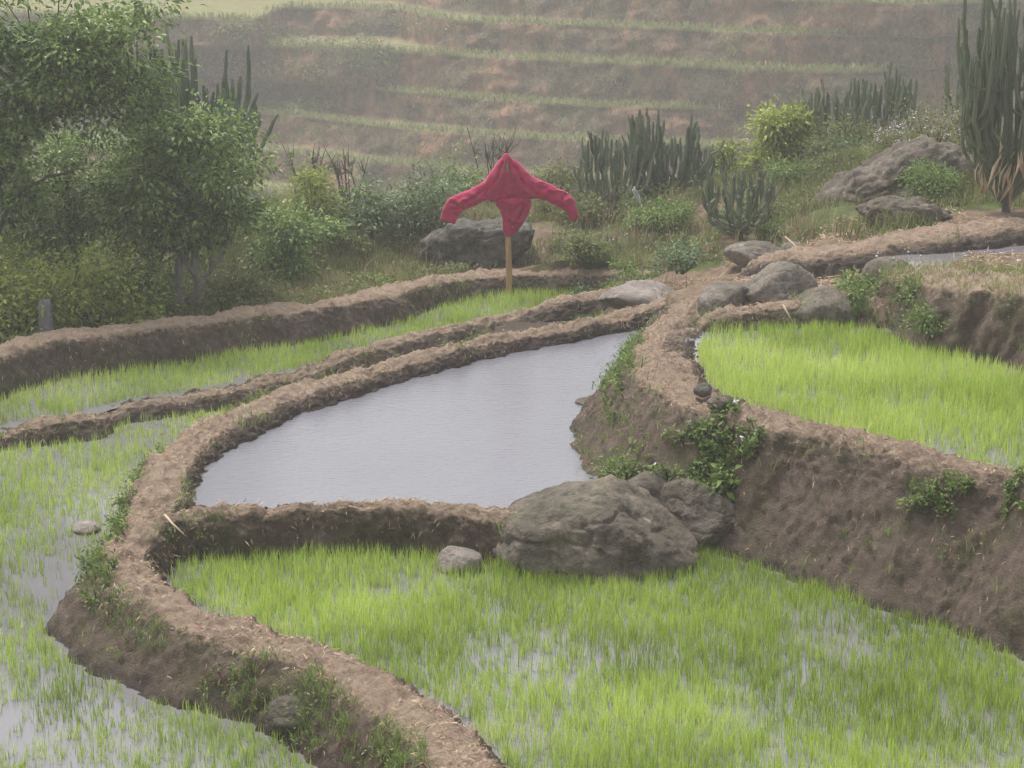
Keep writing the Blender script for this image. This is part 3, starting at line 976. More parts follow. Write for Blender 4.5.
blades(mb, B, np.maximum(hh, .05), np.abs(RNG.normal(.5, .25, len(B))), .011, tt)
Q = P[RNG.uniform(size=len(P)) < np.clip(.1 + fbm(P * 1.1, 3, 706), 0, 1)]
B = np.repeat(Q, 8, 0) + RNG.normal(0, 1, (len(Q) * 8, 3)) * np.array([.07, .07, .03]) + np.array([0, 0, .09])
leaves(mb, B, RNG.normal(size=(len(B), 3)) + np.array([0, 0, .4]), RNG.uniform(.03, .075, len(B)), .026, np.clip(RNG.normal(.5, .2, len(B)), 0, .8))
P, N = bank_samples('upper', 1500, .5, 1.0)
B = np.repeat(P, 6, 0) + RNG.normal(0, .03, (len(P) * 6, 3))
blades(mb, B, RNG.uniform(.04, .11, len(B)), np.abs(RNG.normal(.7, .3, len(B))), .008, np.clip(np.repeat(.72 + .25 * fbm(P * 2, 3, 777), 6) + RNG.normal(0, .1, len(B)), 0, 1))
tag(mb.build('scrub_grass', M['scrub']), kind='stuff')

fl = P[fbm(P * .9, 2, 704) > .25]
fl = fl[RNG.uniform(size=len(fl)) < .02]
for px, py, y, n, s in ((760, 250, 23.2, 10, .35), (800, 262, 22.4, 12, .4), (640, 225, 27.2, 30, .5), (905, 258, 21.3, 14, .3), (600, 195, 29.5, 25, .6), (680, 180, 30, 30, .5)):
    c = at_y(px, py, y)
    n = n // 2
    q = np.column_stack([RNG.normal(c[0], s, n), RNG.normal(c[1], s * .6, n), np.zeros(n)])
    q[:, 2] = ground_z(q[:, 0], q[:, 1])[0]
    fl = np.vstack([fl, q])
B = np.repeat(fl, 4, 0) + RNG.normal(0, .02, (len(fl) * 4, 3)) + np.array([0, 0, .12])
leaves(mf, B, RNG.normal(size=(len(B), 3)) + np.array([0, -.3, .6]), .03, .026, RNG.uniform(0, 1, len(B)), .1, 0)
tag(mf.build('wildflowers', M['flower']), kind='stuff')

# ------------------------------------------------------------------ shrubs and trees
def shrub(name, label, cat, base, w, h, m, n, leaf, seed, group=None, clumps=14, bottom=.12, flowers=0, spread=.22, depth=None):
    rg = np.random.default_rng(seed)
    base = np.asarray(base, float)
    t = thing(name, label, cat, base, group)
    fo, stm = MB(), MB()
    for c in range(clumps):
        a = rg.uniform(0, 2 * np.pi)
        rr = math.sqrt(rg.uniform(0, 1)) * .85
        zf = bottom + (1 - bottom) * rg.uniform(0, 1) * (1 - .45 * rr * rr)
        cc = base + np.array([math.cos(a) * rr * w / 2, math.sin(a) * rr * (depth or w) / 2, zf * h])
        k = int(n / clumps * rg.uniform(.5, 1.5))
        s = spread * min(w, h * 1.4) * rg.uniform(.6, 1.25)
        P = cc + rg.normal(0, 1, (k, 3)) * np.array([s, s, s * .75])
        P[:, 2] = np.maximum(P[:, 2], base[2] + .02)
        D = (P - cc) / s + rg.normal(0, .5, (k, 3)) + np.array([0, 0, -.15])
        tn = np.clip(rg.normal(.45 + rg.uniform(-.15, .15), .2, k), 0, 1)
        leaves(fo, P, D, leaf * rg.uniform(.6, 1.25, k), leaf * .45, tn)
        mid = base * .5 + cc * .5 + rg.normal(0, .04, 3) * h
        st = base + rg.normal(0, .04, 3) * np.array([1, 1, 0])
        tube(stm, [st, mid, cc], [.012 + .006 * h, .01, .004], 5)
    f = fo.build('foliage', m, t, smooth=False)
    stm.build('stem', M['darkbark'], t)
    if flowers:
        fl_ = MB()
        k = flowers
        a = rg.uniform(0, 2 * np.pi, k)
        rr = np.sqrt(rg.uniform(0, 1, k)) * .95
        P = base + np.column_stack([np.cos(a) * rr * w / 2, np.sin(a) * rr * (depth or w) / 2, h * (.5 + .6 * (1 - rr * rr)) * rg.uniform(.75, 1.1, k)])
        P = np.repeat(P, 5, 0) + rg.normal(0, .022, (k * 5, 3))
        leaves(fl_, P, rg.normal(size=(len(P), 3)) + np.array([0, -.4, .5]), .03, .026, rg.uniform(0, 1, len(P)), .1, 0)
        fl_.build('flower', M['flower'], t, smooth=False)['kind'] = 'stuff'
    return t


def tree(name, label, base, forks, crown, m, n, leaf, seed, clumps=70, r0=.09, spread=.2, cat='tree', bark=None, skip=None):
    """forks: list of trunk polylines (relative); crown: list of ellipsoids (cx,cy,cz,rx,ry,rz) relative"""
    rg = np.random.default_rng(seed)
    base = np.asarray(base, float)
    t = thing(name, label, cat, base)
    fo, tr = MB(), MB()
    ends = []
    for path, r_ in forks:
        p = np.array(path, float) + base
        S = np.linspace(0, 1, len(p))
        q = smooth_interp(np.linspace(0, 1, 14), S, p)
        q[1:] += rg.normal(0, .012, (13, 3))
        tube(tr, q, np.linspace(r_, r_ * .45, 14), 9)
        ends += [(q[i], r_ * .35) for i in range(6, 14)]
    vol = np.array([c[3] * c[4] * c[5] for c in crown])
    for c in range(clumps):
        e = crown[rg.choice(len(crown), p=vol / vol.sum())]
        d = rg.normal(size=3)
        d /= np.linalg.norm(d)
        rr = rg.uniform(.25, 1) ** .5
        cc = base + np.array(e[:3]) + d * rr * np.array(e[3:])
        k0 = min(range(len(ends)), key=lambda i: np.linalg.norm(ends[i][0] - cc) + .25 * abs(rg.normal()))
        a, r_ = ends[k0]
        mid = a * .5 + cc * .5 + rg.normal(0, .07, 3) + np.array([0, 0, -.06])
        q = smooth_interp(np.linspace(0, 1, 7), np.array([0, .5, 1.]), np.array([a, mid, cc]))
        tube(tr, q, np.linspace(max(.012, r_ * .5), .005, 7), 5)
        k = int(n / clumps * rg.uniform(.4, 1.6))
        s = spread * rg.uniform(.6, 1.3)
        P = cc + rg.normal(0, 1, (k, 3)) * np.array([s, s, s * .6])
        D = (P - cc) / s + rg.normal(0, .6, (k, 3)) + np.array([0, 0, -.3])
        tn = np.clip(rg.normal(.45 + rg.uniform(-.25, .25), .25, k), 0, 1)
        leaves(fo, P, D, leaf * rg.uniform(.6, 1.25, k), leaf * .45, tn)
    tr.build('trunk', bark or M['bark'], t)
    fo.build('crown', m, t, smooth=False)
    return t


# tall loose tree at the left edge
bA = at_y(4, 338, 24.2); bA[2] = gz(bA[0], bA[1])
tree('tree', 'tall loose-crowned tree leaning over the left edge', bA,
     [([(0, 0, -.1), (-.08, 0, .8), (-.05, 0, 1.7), (.2, .05, 2.5), (.7, 0, 3.3)], .075),
      ([(-.08, 0, 1.5), (.25, -.1, 2.2), (.75, -.1, 2.65), (1.5, 0, 2.85)], .045),
      ([(-.06, 0, 1.0), (.2, -.1, 1.6), (.6, -.15, 1.9), (1.0, -.1, 2.0)], .035),
      ([(-.06, 0, 1.7), (-.4, 0, 2.5), (-.8, 0, 3.2)], .05)],
     [(.5, 0, 3.85, 1.75, .8, .55), (.55, 0, 3.1, 1.5, .8, .6), (.1, -.1, 2.1, .75, .6, .65), (1.2, 0, 3.45, 1.0, .6, .45), (-.5, 0, 3.0, .9, .7, .9), (1.3, .1, 2.75, .75, .5, .25)],
     M['tree_leaf'], 23000, .1, 21, 150, spread=.17, bark=M['darkbark'])
# round-crowned tree behind the bank
bB = at_y(190, 322, 24.8); bB[2] = gz(bB[0], bB[1])
tree('tree', 'round dense tree with pale forked trunks behind the bank', bB,
     [([(-.1, 0, -.1), (-.14, 0, .4), (-.06, 0, .9), (-.15, 0, 1.6)], .075),
      ([(.14, -.05, -.1), (.13, -.05, .35), (.12, 0, .55), (.12, 0, 1.0), (.2, 0, 1.6)], .085),
      ([(.13, -.05, .45), (.32, -.05, .6), (.48, -.05, .8), (.6, 0, 1.3)], .035),
      ([(.12, -.05, .5), (-.02, -.05, .66), (-.1, 0, .9), (-.4, .05, 1.4)], .035),
      ([(.3, -.05, .58), (.3, -.08, .9), (.38, 0, 1.5)], .025)],
     [(0, 0, 1.75, 1.0, .8, .85), (.3, 0, 1.5, .8, .6, .6), (-.55, 0, 1.35, .6, .6, .65), (.05, -.1, 2.35, .7, .5, .3)],
     M['tree_leaf'], 16500, .095, 22, 100, spread=.16)
# dense young tree between them
bC = at_y(75, 335, 25.6); bC[2] = gz(bC[0], bC[1])
tree('tree', 'dense dark young tree between the tall leaning tree and the round tree', bC,
     [([(0, 0, -.1), (.05, 0, .5), (0, 0, 1.2), (.1, 0, 1.9)], .05), ([(.02, 0, .4), (.3, 0, .9), (.5, 0, 1.5)], .03), ([(.02, 0, .4), (-.3, 0, .8), (-.5, 0, 1.5)], .03)],
     [(0, 0, 1.5, 1.05, .8, .8), (.3, 0, 1.0, .8, .6, .5), (-.5, 0, 1.0, .7, .6, .6)],
     M['tree_leaf'], 13000, .08, 23, 70, spread=.17, bark=M['darkbark'])


def shrub_at(px, py, y, *a, **k):
    p = at_y(px, py, y)
    p[2] = gz(p[0], p[1])
    return p


GB = 'bushes behind the mud bank'
for (px, py, y, w, h, m, n, leaf, cl, label) in [
    (20, 335, 23.2, 1.5, 1.1, 'yellow_leaf', 2600, .075, 22, 'yellow-green bush at the left edge beside the grey post'),
    (98, 325, 23.6, 1.3, .95, 'yellow_leaf', 2200, .075, 18, 'yellow-green leafy bush right of the grey post'),
    (140, 318, 24.2, .8, .8, 'tree_leaf', 1200, .07, 12, 'dark bush at the left foot of the round tree'),
    (240, 300, 24.6, .9, .55, 'scrub', 1500, .06, 12, 'low dull bush at the right foot of the round tree'),
    (283, 262, 26.2, .95, .95, 'tree_leaf', 1700, .075, 14, 'dark bush with deep hollows right of the round tree'),
    (318, 235, 28.2, .85, 1.05, 'yellow_leaf', 1500, .075, 13, 'yellow-tipped bush behind the dark bush'),
    (370, 246, 28.2, .82, .85, 'blue_leaf', 1700, .075, 13, 'round grey-green glossy bush in the middle of the scrub'),
    (335, 262, 27.4, .8, .5, 'tree_leaf', 900, .07, 10, 'low dark bush left of the grey-green glossy bush'),
    (425, 240, 28.8, 1.1, .8, 'blue_leaf', 1900, .07, 16, 'leafy green bush against the dark rock mound'),
    (455, 200, 30.5, .9, .6, 'tree_leaf', 1000, .065, 12, 'small dark bush behind the left sleeve of the scarecrow'),
    (560, 190, 31., .9, .55, 'scrub', 1000, .06, 12, 'small dull bush left of the double cactus clump'),
    (655, 222, 27.6, 1.0, .42, 'weed', 1500, .06, 13, 'bright low bush on the grassy mound'),
    (688, 255, 24.8, .75, .4, 'blue_leaf', 1300, .06, 11, 'low blue-green bush left of the small cactus'),
    (580, 255, 26.6, .8, .35, 'scrub', 1000, .055, 10, 'low yellowish bush right of the scarecrow pole'),
    (785, 172, 31.5, 1.0, 1.2, 'yellow_leaf', 2600, .095, 13, 'upright yellow-green shrub between the cactus clumps'),
    (590, 208, 29.0, .9, .42, 'scrub', 1100, .06, 11, 'dull grassy bush at the left foot of the double cactus clump'),
    (660, 198, 29.4, .9, .42, 'scrub', 1100, .06, 11, 'pale dull bush at the right foot of the double cactus clump'),
    (850, 172, 30.5, 1.2, .5, 'scrub', 1300, .06, 12, 'dull bush at the feet of the two cactus clumps behind the rock slope'),
    (790, 195, 29.0, 1.1, .4, 'weed', 1000, .06, 11, 'low green bush below the upright yellow-green shrub'),
    (905, 150, 33.0, .6, .9, 'yellow_leaf', 700, .085, 8, 'small yellow-green shrub between cacti and the flowered bush'),
    (728, 172, 32., .5, .7, 'yellow_leaf', 420, .08, 7, 'thin yellow-green shrub right of the double cactus clump'),
    (705, 190, 30.5, .6, .5, 'tree_leaf', 600, .065, 8, 'dark low bush above the small cactus'),
]:
    shrub('bush', label, 'bush', shrub_at(px, py, y), w, h, M[m], int(n * 1.45), leaf * 1.15, int(px * 7 + py), GB, int(cl * 1.3), spread=.15)

rg_ = np.random.default_rng(91)
for k in range(22):
    px, y = rg_.uniform(540, 840), rg_.uniform(25, 30.5)
    x = y * (px - 512) / FPX * 1.02
    zz_ = gz(x, y)
    if bool(in_rock(np.array([x]), np.array([y]), 1.1)[0]): continue
    shrub('weed_clump', 'low weedy clump in the grass of the middle slope', 'weed', (x, y, zz_), rg_.uniform(.35, .8), rg_.uniform(.2, .42), M[['scrub', 'weed', 'scrub', 'blue_leaf'][k % 4]],
          int(rg_.uniform(350, 800)), rg_.uniform(.045, .075), 900 + k, 'low weed clumps on the middle slope', 7, spread=.17)
shrub('flowering_bush', 'wide bush dotted with pale flowers on top of the rock slope', 'bush', on(935, 150, 27.6, -.1), 1.5, .62, M['scrub'], 2600, .055, 811, 'pale flowered bushes', 22, flowers=90)
shrub('flowering_bush', 'smaller pale-flowered bush at the left end of the rock slope crest', 'bush', on(893, 152, 27.2, -.05), .6, .35, M['scrub'], 800, .05, 812, 'pale flowered bushes', 9, flowers=36)
def bank_plant(name, label, cat, key, cx, cy, rx, ry, n, leaf, m, seed, lift=.1, ang=0., flowers=0):
    rg = np.random.default_rng(seed)
    b_ = BANKS[key]
    P, N = b_['P'].reshape(-1, 3), b_['N'].reshape(-1, 3)
    px, py = project(P)
    ca, sa = math.cos(R(ang)), math.sin(R(ang))
    u, v = ((px - cx) * ca + (py - cy) * sa) / rx, (-(px - cx) * sa + (py - cy) * ca) / ry
    nu, nv = b_['P'].shape[:2]
    jj = np.tile(np.arange(nv), nu)
    front = (N[:, 1] < .55) & (jj < nv * .56) & (P[:, 2] > np.repeat(b_['zl'], nv) + .12)
    d = np.sqrt(u * u + v * v) + .35 * fbm(P * 5, 3, seed)
    idx = np.where((d < 1) & front)[0]
    base = P[idx].mean(0)
    t = thing(name, label, cat, base)
    fo, stm = MB(), MB()
    heads = rg.choice(idx, max(4, n // 22))
    for hd in heads:
        p0, nn = P[hd], N[hd]
        g = nn * .6 + rg.normal(0, .35, 3) + np.array([0, -.2, .25])
        p1 = p0 + g * lift * rg.uniform(.4, 1.3)
        tube(fo, [p0 - nn * .02, (p0 + p1) / 2 + rg.normal(0, .01, 3), p1], [.006, .005, .003], 4, .15)
        k = int(22 * rg.uniform(.6, 1.4))
        f = rg.uniform(0, 1, (k, 1))
        B = p0 * (1 - f) + p1 * f + rg.normal(0, leaf * .45, (k, 3))
        leaves(fo, B, g + rg.normal(0, .8, (k, 3)) * np.array([1, 1, .7]), leaf * rg.uniform(.5, 1.25, k), leaf * .42, np.clip(rg.normal(.45 + rg.uniform(-.2, .25), .2, k), 0, 1))
    fo.build('foliage', m, t, smooth=False)
    for q in range(flowers):
        fm = MB()
        c = P[rg.choice(heads)] + np.array([rg.normal(0, .03), -.08, .1])
        leaves(fm, np.repeat(c[None], 6, 0), rg.normal(size=(6, 3)) + np.array([0, -.4, .3]), .03, .026, rg.uniform(.5, 1, 6), .1, 0)
        fm.build('flower', M['flower'], t, smooth=False)
    return t


bank_plant('flowering_bush', 'white-flowered leafy plant hanging on the mud wall above the boulders', 'bush', 'wall', 699, 464, 62, 42, 2000, .06, M['weed'], 813, .075, -40, 5)
bank_plant('plant', 'green weeds on the pond side of the mud wall crest', 'plant', 'wall', 622, 395, 15, 48, 600, .05, M['weed'], 830, .09, 20)
shrub('plant', 'broad-leaved light green plant low on the mud wall', 'plant', on(722, 500, 15.75), .26, .26, M['weed'], 170, .12, 814, None, 5, spread=.2)
shrub('plant', 'leafy weeds sprouting on top of the large boulder', 'plant', on(628, 480, 16.3), .75, .2, M['weed'], 700, .05, 815, None, 10, depth=.4)
shrub('plant', 'leafy green plants beside the brown rounded rock at the back of the right paddy', 'plant', on(866, 299, 20.5), .75, .22, M['weed'], 1000, .065, 816, None, 12)
shrub('plant', 'bright leafy weeds at the corner of the upper right bank', 'plant', on(912, 300, 19.6), .45, .2, M['weed'], 500, .06, 817, None, 10)
shrub('plant', 'green weeds on the face of the upper right bank', 'plant', on(925, 330, 18.9), .32, .22, M['weed'], 350, .06, 818, None, 8)
bank_plant('plant', 'dark green creeper hanging over the top of the mud wall', 'plant', 'wall', 943, 497, 42, 17, 650, .05, M['weed'], 819, .08, -25)
bank_plant('plant', 'creeper at the right edge of the mud wall top', 'plant', 'wall', 1020, 500, 16, 26, 300, .05, M['weed'], 820, .07)
shrub('plant', 'single bright green weed low on the mud wall', 'plant', on(997, 606, 14.05), .12, .1, M['weed'], 70, .04, 821, None, 3)
shrub('plant', 'bright green grassy patch on the rock slope', 'plant', on(935, 188, 25.3, -.12), .8, .38, M['weed'], 2200, .05, 822, None, 14)
shrub('plant', 'bright tuft of weeds on the bank left of the scarecrow', 'plant', on(377, 285, 25.8, -.1), .35, .25, M['weed'], 400, .06, 823, None, 6)
bank_plant('plant', 'light green grassy weeds on the crest above the left paddy water', 'plant', 'main', 118, 520, 14, 28, 420, .05, M['weed'], 824, .06, 25)
bank_plant('plant', 'dark leafy weeds on the outer bend of the winding bank', 'plant', 'main', 100, 588, 18, 34, 420, .05, M['weed'], 825, .07, 20)


def bare_shrub(label, base, h, seed):
    rg = np.random.default_rng(seed)
    base = np.asarray(base, float)
    mb_ = MB()
    for k in range(9):
        a = rg.uniform(0, 6.28)
        d = np.array([math.cos(a) * .35, math.sin(a) * .3, 1])
        p = [base, base + d * h * .4 + rg.normal(0, .03, 3), base + d * h * rg.uniform(.7, 1.) + rg.normal(0, .06, 3)]
        tube(mb_, p, [.016, .011, .005], 5)
        for q in range(4):
            s = np.array(p[1]) * .5 + np.array(p[2]) * .5
            e = s + rg.normal(0, .1, 3) * h + np.array([0, 0, .15 * h])
            tube(mb_, [s, (s + e) / 2 + rg.normal(0, .02, 3), e], [.008, .006, .003], 4)
    o_ = mb_.build('dry_shrub', M['darkbark'], None, base)
    return tag(o_, label, 'dry shrub', 'leafless shrubs in the scrub')


bare_shrub('leafless dark shrub behind the grey-green glossy bush', shrub_at(352, 225, 30.), 1.1, 1)
bare_shrub('leafless shrub behind the peak of the red jacket', shrub_at(492, 200, 31.), 1.15, 2)
bare_shrub('leafless thin shrub above the dark bush right of the round tree', shrub_at(312, 225, 30.5), 1.15, 3)
bare_shrub('leafless shrub at the foot of the double cactus clump', shrub_at(610, 205, 29.), .5, 4)


# ------------------------------------------------------------------ candelabra cacti
def cactus(label, base, height, width, arms, seed, r=.042, sub=.6, group=None, straight=.5, low=0.1, depth=None, dead=0):
    rg = np.random.default_rng(seed)
    base = np.asarray(base, float)
    t = thing('cactus', label, 'cactus', base, group)
    depth = depth or width
    st = MB()
    tube(st, [base + np.array([0, 0, -.1]), base + np.array([0, 0, .18 * height])], [r * 1.9, r * 1.4], 9)
    st.build('trunk', M['darkbark'], t)
    n = 0
    while n < arms:
        a = rg.uniform(0, 2 * np.pi)
        rr = math.sqrt(rg.uniform(.02, 1))
        e = np.array([math.cos(a) * rr * width / 2, math.sin(a) * rr * depth / 2])
        top = height * (1 - .3 * rr * rr) * rg.uniform(.72, 1.03)
        z0 = height * rg.uniform(low * .3, low + .12)
        p0 = base + np.array([e[0] * .12, e[1] * .12, z0])
        p1 = base + np.array([e[0] * .62, e[1] * .62, z0 + .1 * height])
        p2 = base + np.array([e[0] * .82 + rg.normal(0, .03), e[1] * .82, z0 + (top - z0) * rg.uniform(.25, .55)])
        p3 = base + np.array([e[0] * (1. + rg.normal(0, .1)) + rg.normal(0, .04) * width, e[1] + rg.normal(0, .03), top])
        q = smooth_interp(np.linspace(0, 1, 13), np.array([0, .25, .5, 1.]), np.array([p0, p1, p2, p3]))
        q[1:-1] += rg.normal(0, .013, (11, 3))
        q[3:] += rg.normal(0, .03, 3) * np.array([1, 1, 0])
        rad = r * rg.uniform(.8, 1.15) * np.concatenate([np.linspace(.75, 1, 5), np.ones(6), [.85, .5]])
        rad = rad * (1 + .09 * np.sin(np.arange(13) * 2.1 + rg.uniform(0, 6)))
        mb_ = MB()
        tube(mb_, q, rad, 10, np.clip(rg.normal(.45, .2), 0, 1), ribs=5, ribdepth=.42)
        n += 1
        if rg.uniform() < sub:
            i = rg.integers(5, 9)
            dv = np.array([rg.normal(0, .09), rg.normal(0, .09), 0]) * height * .6
            hh = (q[-1][2] - q[i][2]) * rg.uniform(.6, 1.05)
            s = np.array([q[i], q[i] + dv * .7 + np.array([0, 0, hh * .15]), q[i] + dv + np.array([0, 0, hh * .5]), q[i] + dv * 1.1 + np.array([0, 0, hh])])
            s = smooth_interp(np.linspace(0, 1, 9), np.array([0, .25, .5, 1.]), s)
            tube(mb_, s, r * .9 * np.concatenate([np.linspace(.8, 1, 3), np.ones(4), [.85, .5]]), 10, np.clip(rg.normal(.45, .2), 0, 1), ribs=5, ribdepth=.42)
        mb_.build('arm', M['cactus'], t, smooth=False)
    if dead:
        for k in range(dead):
            a = rg.uniform(-1.2, 1.2)
            z0 = height * rg.uniform(.08, .25)
            p0 = base + np.array([rg.uniform(-.6, .1) * width * .5, -depth * .42, z0 + .2])
            d = np.array([rg.normal(-.04, .08), -.05, -rg.uniform(.25, .5)])
            mb_ = MB()
            leaves(mb_, np.array([p0, p0 + np.array([.03, 0, -.03])]), np.array([d, d * 1.1 + np.array([.05, 0, 0])]), np.linalg.norm(d) * .9, .05, [.65, .4])
            mb_.build('dead_leaf', M['straw'], t, smooth=False)
    return t


GC = 'candelabra cacti in the scrub'
cactus('tall dark cactus cropped by the right edge', shrub_at(1006, 208, 24.0), 2.85, 1.6, 54, 31, .028, .95, GC, low=.09, depth=1.1, dead=9)
cactus('small many-armed cactus standing alone on the grass in the middle distance', shrub_at(740, 238, 25.2), 1.02, 1.15, 25, 32, .025, .7, GC, low=.12)
cactus('left and smaller half of the double cactus clump', shrub_at(612, 200, 29.6), 1.45, 1.25, 26, 33, .024, .9, GC, low=.1)
cactus('right and taller half of the double cactus clump', shrub_at(664, 190, 30.2), 1.68, 1.55, 42, 34, .026, .95, GC, low=.12)
cactus('cactus clump left behind the flowered rock slope', shrub_at(830, 165, 31.2), 1.6, 1.25, 28, 35, .025, .9, GC, low=.12)
cactus('cactus clump right behind the flowered rock slope', shrub_at(882, 160, 32.0), 1.7, 1.3, 32, 36, .026, .9, GC, low=.12)
cactus('cactus with tall arms rising behind the round tree', shrub_at(196, 250, 28.0), 3.2, 2.1, 60, 37, .034, .9, GC, low=.4)
cactus('thin cactus just left of the tall dark cactus', shrub_at(968, 165, 29.0), 1.7, .8, 16, 38, .025, .6, GC, low=.2)

# ------------------------------------------------------------------ scarecrow
def jacket_mat():
    m, nt, out = new_mat('red_cloth')
    pos = nd(nt, 'ShaderNodeTexCoord').outputs['Object']
    n1 = noise(nt, pos, 7, 5, .6)
    n2 = noise(nt, pos, 90, 3, .6)
    c = ramp(nt, n1, [(.3, (.34, .013, .066)), (.6, (.45, .022, .092)), (.8, (.53, .05, .14))])
    p = princ(nt, out, c, .8, bump(nt, n2, .3, .004), .2)
    p.inputs['Sheen Weight'].default_value = .25
    return m


M['jacket'] = jacket_mat()
M['pole'] = plain_mat('stake_wood', [(.3, (.30, .18, .085)), (.6, (.48, .31, .16)), (.8, (.58, .42, .25))], 7, .85, .3, (4, 4, .4))
YS = 25.6
pb = at_z(509, 298, Z_L2 - .02)
YS = pb[1]
sc_ = thing('scarecrow', 'scarecrow of a red jacket hung with drooping sleeves on a wooden stake', 'scarecrow', pb)


def sp(px, py, dy=0.):
    return at_y(px, py, YS + dy)


pm = MB()
zt = sp(507, 160)
tube(pm, [pb + np.array([0, 0, -.2]), pb + np.array([0, 0, .4]), sp(508, 235), sp(507.5, 195), zt], [.042, .041, .038, .036, .034], 12)
pm.build('pole', M['pole'], sc_)
cm = MB()
tube(cm, [sp(458, 204), sp(480, 195), sp(507, 185), sp(537, 190), sp(560, 199)], .013, 7)
cm.build('crossbar', M['pole'], sc_)


def loft(rings, n=40, m=44):
    """rings: (px, py, half extent px, angle deg of the ring's long axis, depth ratio)"""
    A = np.array(rings, float)
    S = np.concatenate([[0], np.cumsum(np.hypot(np.diff(A[:, 0]), np.diff(A[:, 1])))])
    s = np.linspace(0, S[-1], n)
    a = smooth_interp(s, S, A)
    u = (YS / FPX) * 1.03
    th = np.linspace(0, 2 * np.pi, m, endpoint=False)
    V = np.empty((n, m, 3))
    for i in range(n):
        c = sp(a[i, 0], a[i, 1])
        h = max(.5, a[i, 2]) * u * 1.02
        an = R(a[i, 3])
        ax = np.array([math.cos(an), 0, math.sin(an)])
        dp = max(.022, h * a[i, 4])
        V[i] = c + np.cos(th)[:, None] * ax * h + np.sin(th)[:, None] * np.array([0, -1, 0]) * dp
    return V, s / S[-1], th


def cloth(name, rings, parent, seed, fold=(3, 3, 9), amp=.02, open_fn=None, n=48, m=56):
    V, s, th = loft(rings, n, m)
    c = V.mean(1, keepdims=True)
    N = V - c
    N /= np.linalg.norm(N, axis=2)[:, :, None] + 1e-9
    P = V.reshape(-1, 3)
    w = fbm(P * np.array(fold) * 1.4, 3, seed)
    ridge = 2.2 * np.exp(-(np.abs(fbm(P * np.array(fold) * 1.7 + 3, 2, seed + 3)) / .16) ** 1.3) - .6
    fade = np.repeat(np.clip(np.minimum(s * 8, (1 - s) * 6), .15, 1), m)
    w2 = 1 - np.abs(fbm(P * np.array(fold) * 3.6 + 9, 2, seed + 7)) * 2
    P = P + N.reshape(-1, 3) * ((amp * w + amp * .75 * ridge + amp * .2 * w2) * fade)[:, None] * np.array([.4, 1.3, .4])
    # the deep creases of the hanging cloth, on its front
    px, py = project(P)
    front = np.clip((c.repeat(m, 1).reshape(-1, 3)[:, 1] - P[:, 1]) / .03, 0, 1)
    for line in CREASES:
        for (ax, ay), (bx, by) in zip(line[:-1], line[1:]):
            t_ = np.clip(((px - ax) * (bx - ax) + (py - ay) * (by - ay)) / ((bx - ax) ** 2 + (by - ay) ** 2), 0, 1)
            d_ = np.hypot(px - ax - t_ * (bx - ax), py - ay - t_ * (by - ay))
            P[:, 1] += front * .03 * np.exp(-(d_ / 1.5) ** 2)
    Q = grid_faces(n, m, True)
    if open_fn is not None:
        cen = P[Q].mean(1)
        keep = ~open_fn(cen)
        Q = Q[keep]
    o_ = obj(name, P, Q, M['jacket'], parent, world_of(parent))
    sol = o_.modifiers.new('thickness', 'SOLIDIFY')
    sol.thickness = .008
    sol.offset = -1
    return o_


CREASES = [[(508, 171), (513, 182), (516, 195)], [(498, 200), (511, 198), (530, 197)], [(502, 206), (511, 222), (517, 231)], [(528, 201), (521, 214), (513, 226)],
           [(503, 163), (497, 180), (484, 196)], [(514, 166), (522, 182), (536, 194)], [(462, 208), (455, 204), (450, 203)], [(563, 206), (562, 199), (566, 195)], [(488, 188), (474, 198), (464, 203)]]


def collar_gap(c):
    px, py = project(c)
    h = (py - 160) / 13.
    return (c[:, 1] < YS) & (h > 0) & (h < 1) & (np.abs(px - 507.5 + (py - 160) * .05) < .8 + 2.7 * h)


jk = cloth('jacket', [(506, 153.5, 2, 0, 1), (506.5, 157, 4.2, 0, .8), (507.5, 163, 8, 0, .5), (509.5, 172, 14, 0, .42), (512, 182, 19, 0, .36), (513, 190, 18.5, 0, .36), (513, 198, 16.8, 0, .42),
                      (513.5, 204, 16.3, 0, .46), (514.5, 211, 13.8, 0, .5), (514, 218, 11.6, 3, .52), (513, 224, 10.4, 8, .55), (511.5, 229, 8.8, 12, .6), (510.5, 233, 6.8, 12, .6), (510, 236, 4.5, 12, .7)], sc_, 900, (5, 3, 2.4), .019, collar_gap, 90, 90)
cloth('sleeve', [(505, 172, 13, 90, .42), (500, 181, 20, 90, .36), (493, 185.5, 15.5, 90, .42), (486, 189.8, 10, 90, .55), (478, 194.8, 8.8, 93, .6), (470, 198.6, 8.1, 98, .62), (462, 202, 7.9, 106, .62), (455.5, 205.5, 8.2, 122, .6),
                 (451.5, 210.5, 8.0, 142, .55), (449.5, 216, 7.4, 156, .5), (447.5, 221.5, 7.0, 162, .45)], jk, 901, (3, 4, 5), .015, None, 70, 60)
cloth('sleeve', [(511, 172, 13, 90, .42), (517, 181.5, 19.5, 90, .36), (525, 183.8, 14.8, 90, .42), (533, 187.5, 11, 92, .55), (541, 190, 9, 86, .6), (550, 193.5, 8.3, 80, .62), (558, 197.3, 8, 74, .62), (564.5, 201, 7.8, 58, .6),
                 (569.5, 206.5, 6.3, 38, .55), (572.5, 213, 5, 26, .5), (574.5, 219.5, 4.4, 22, .45)], jk, 902, (3, 4, 5), .015, None, 70, 60)

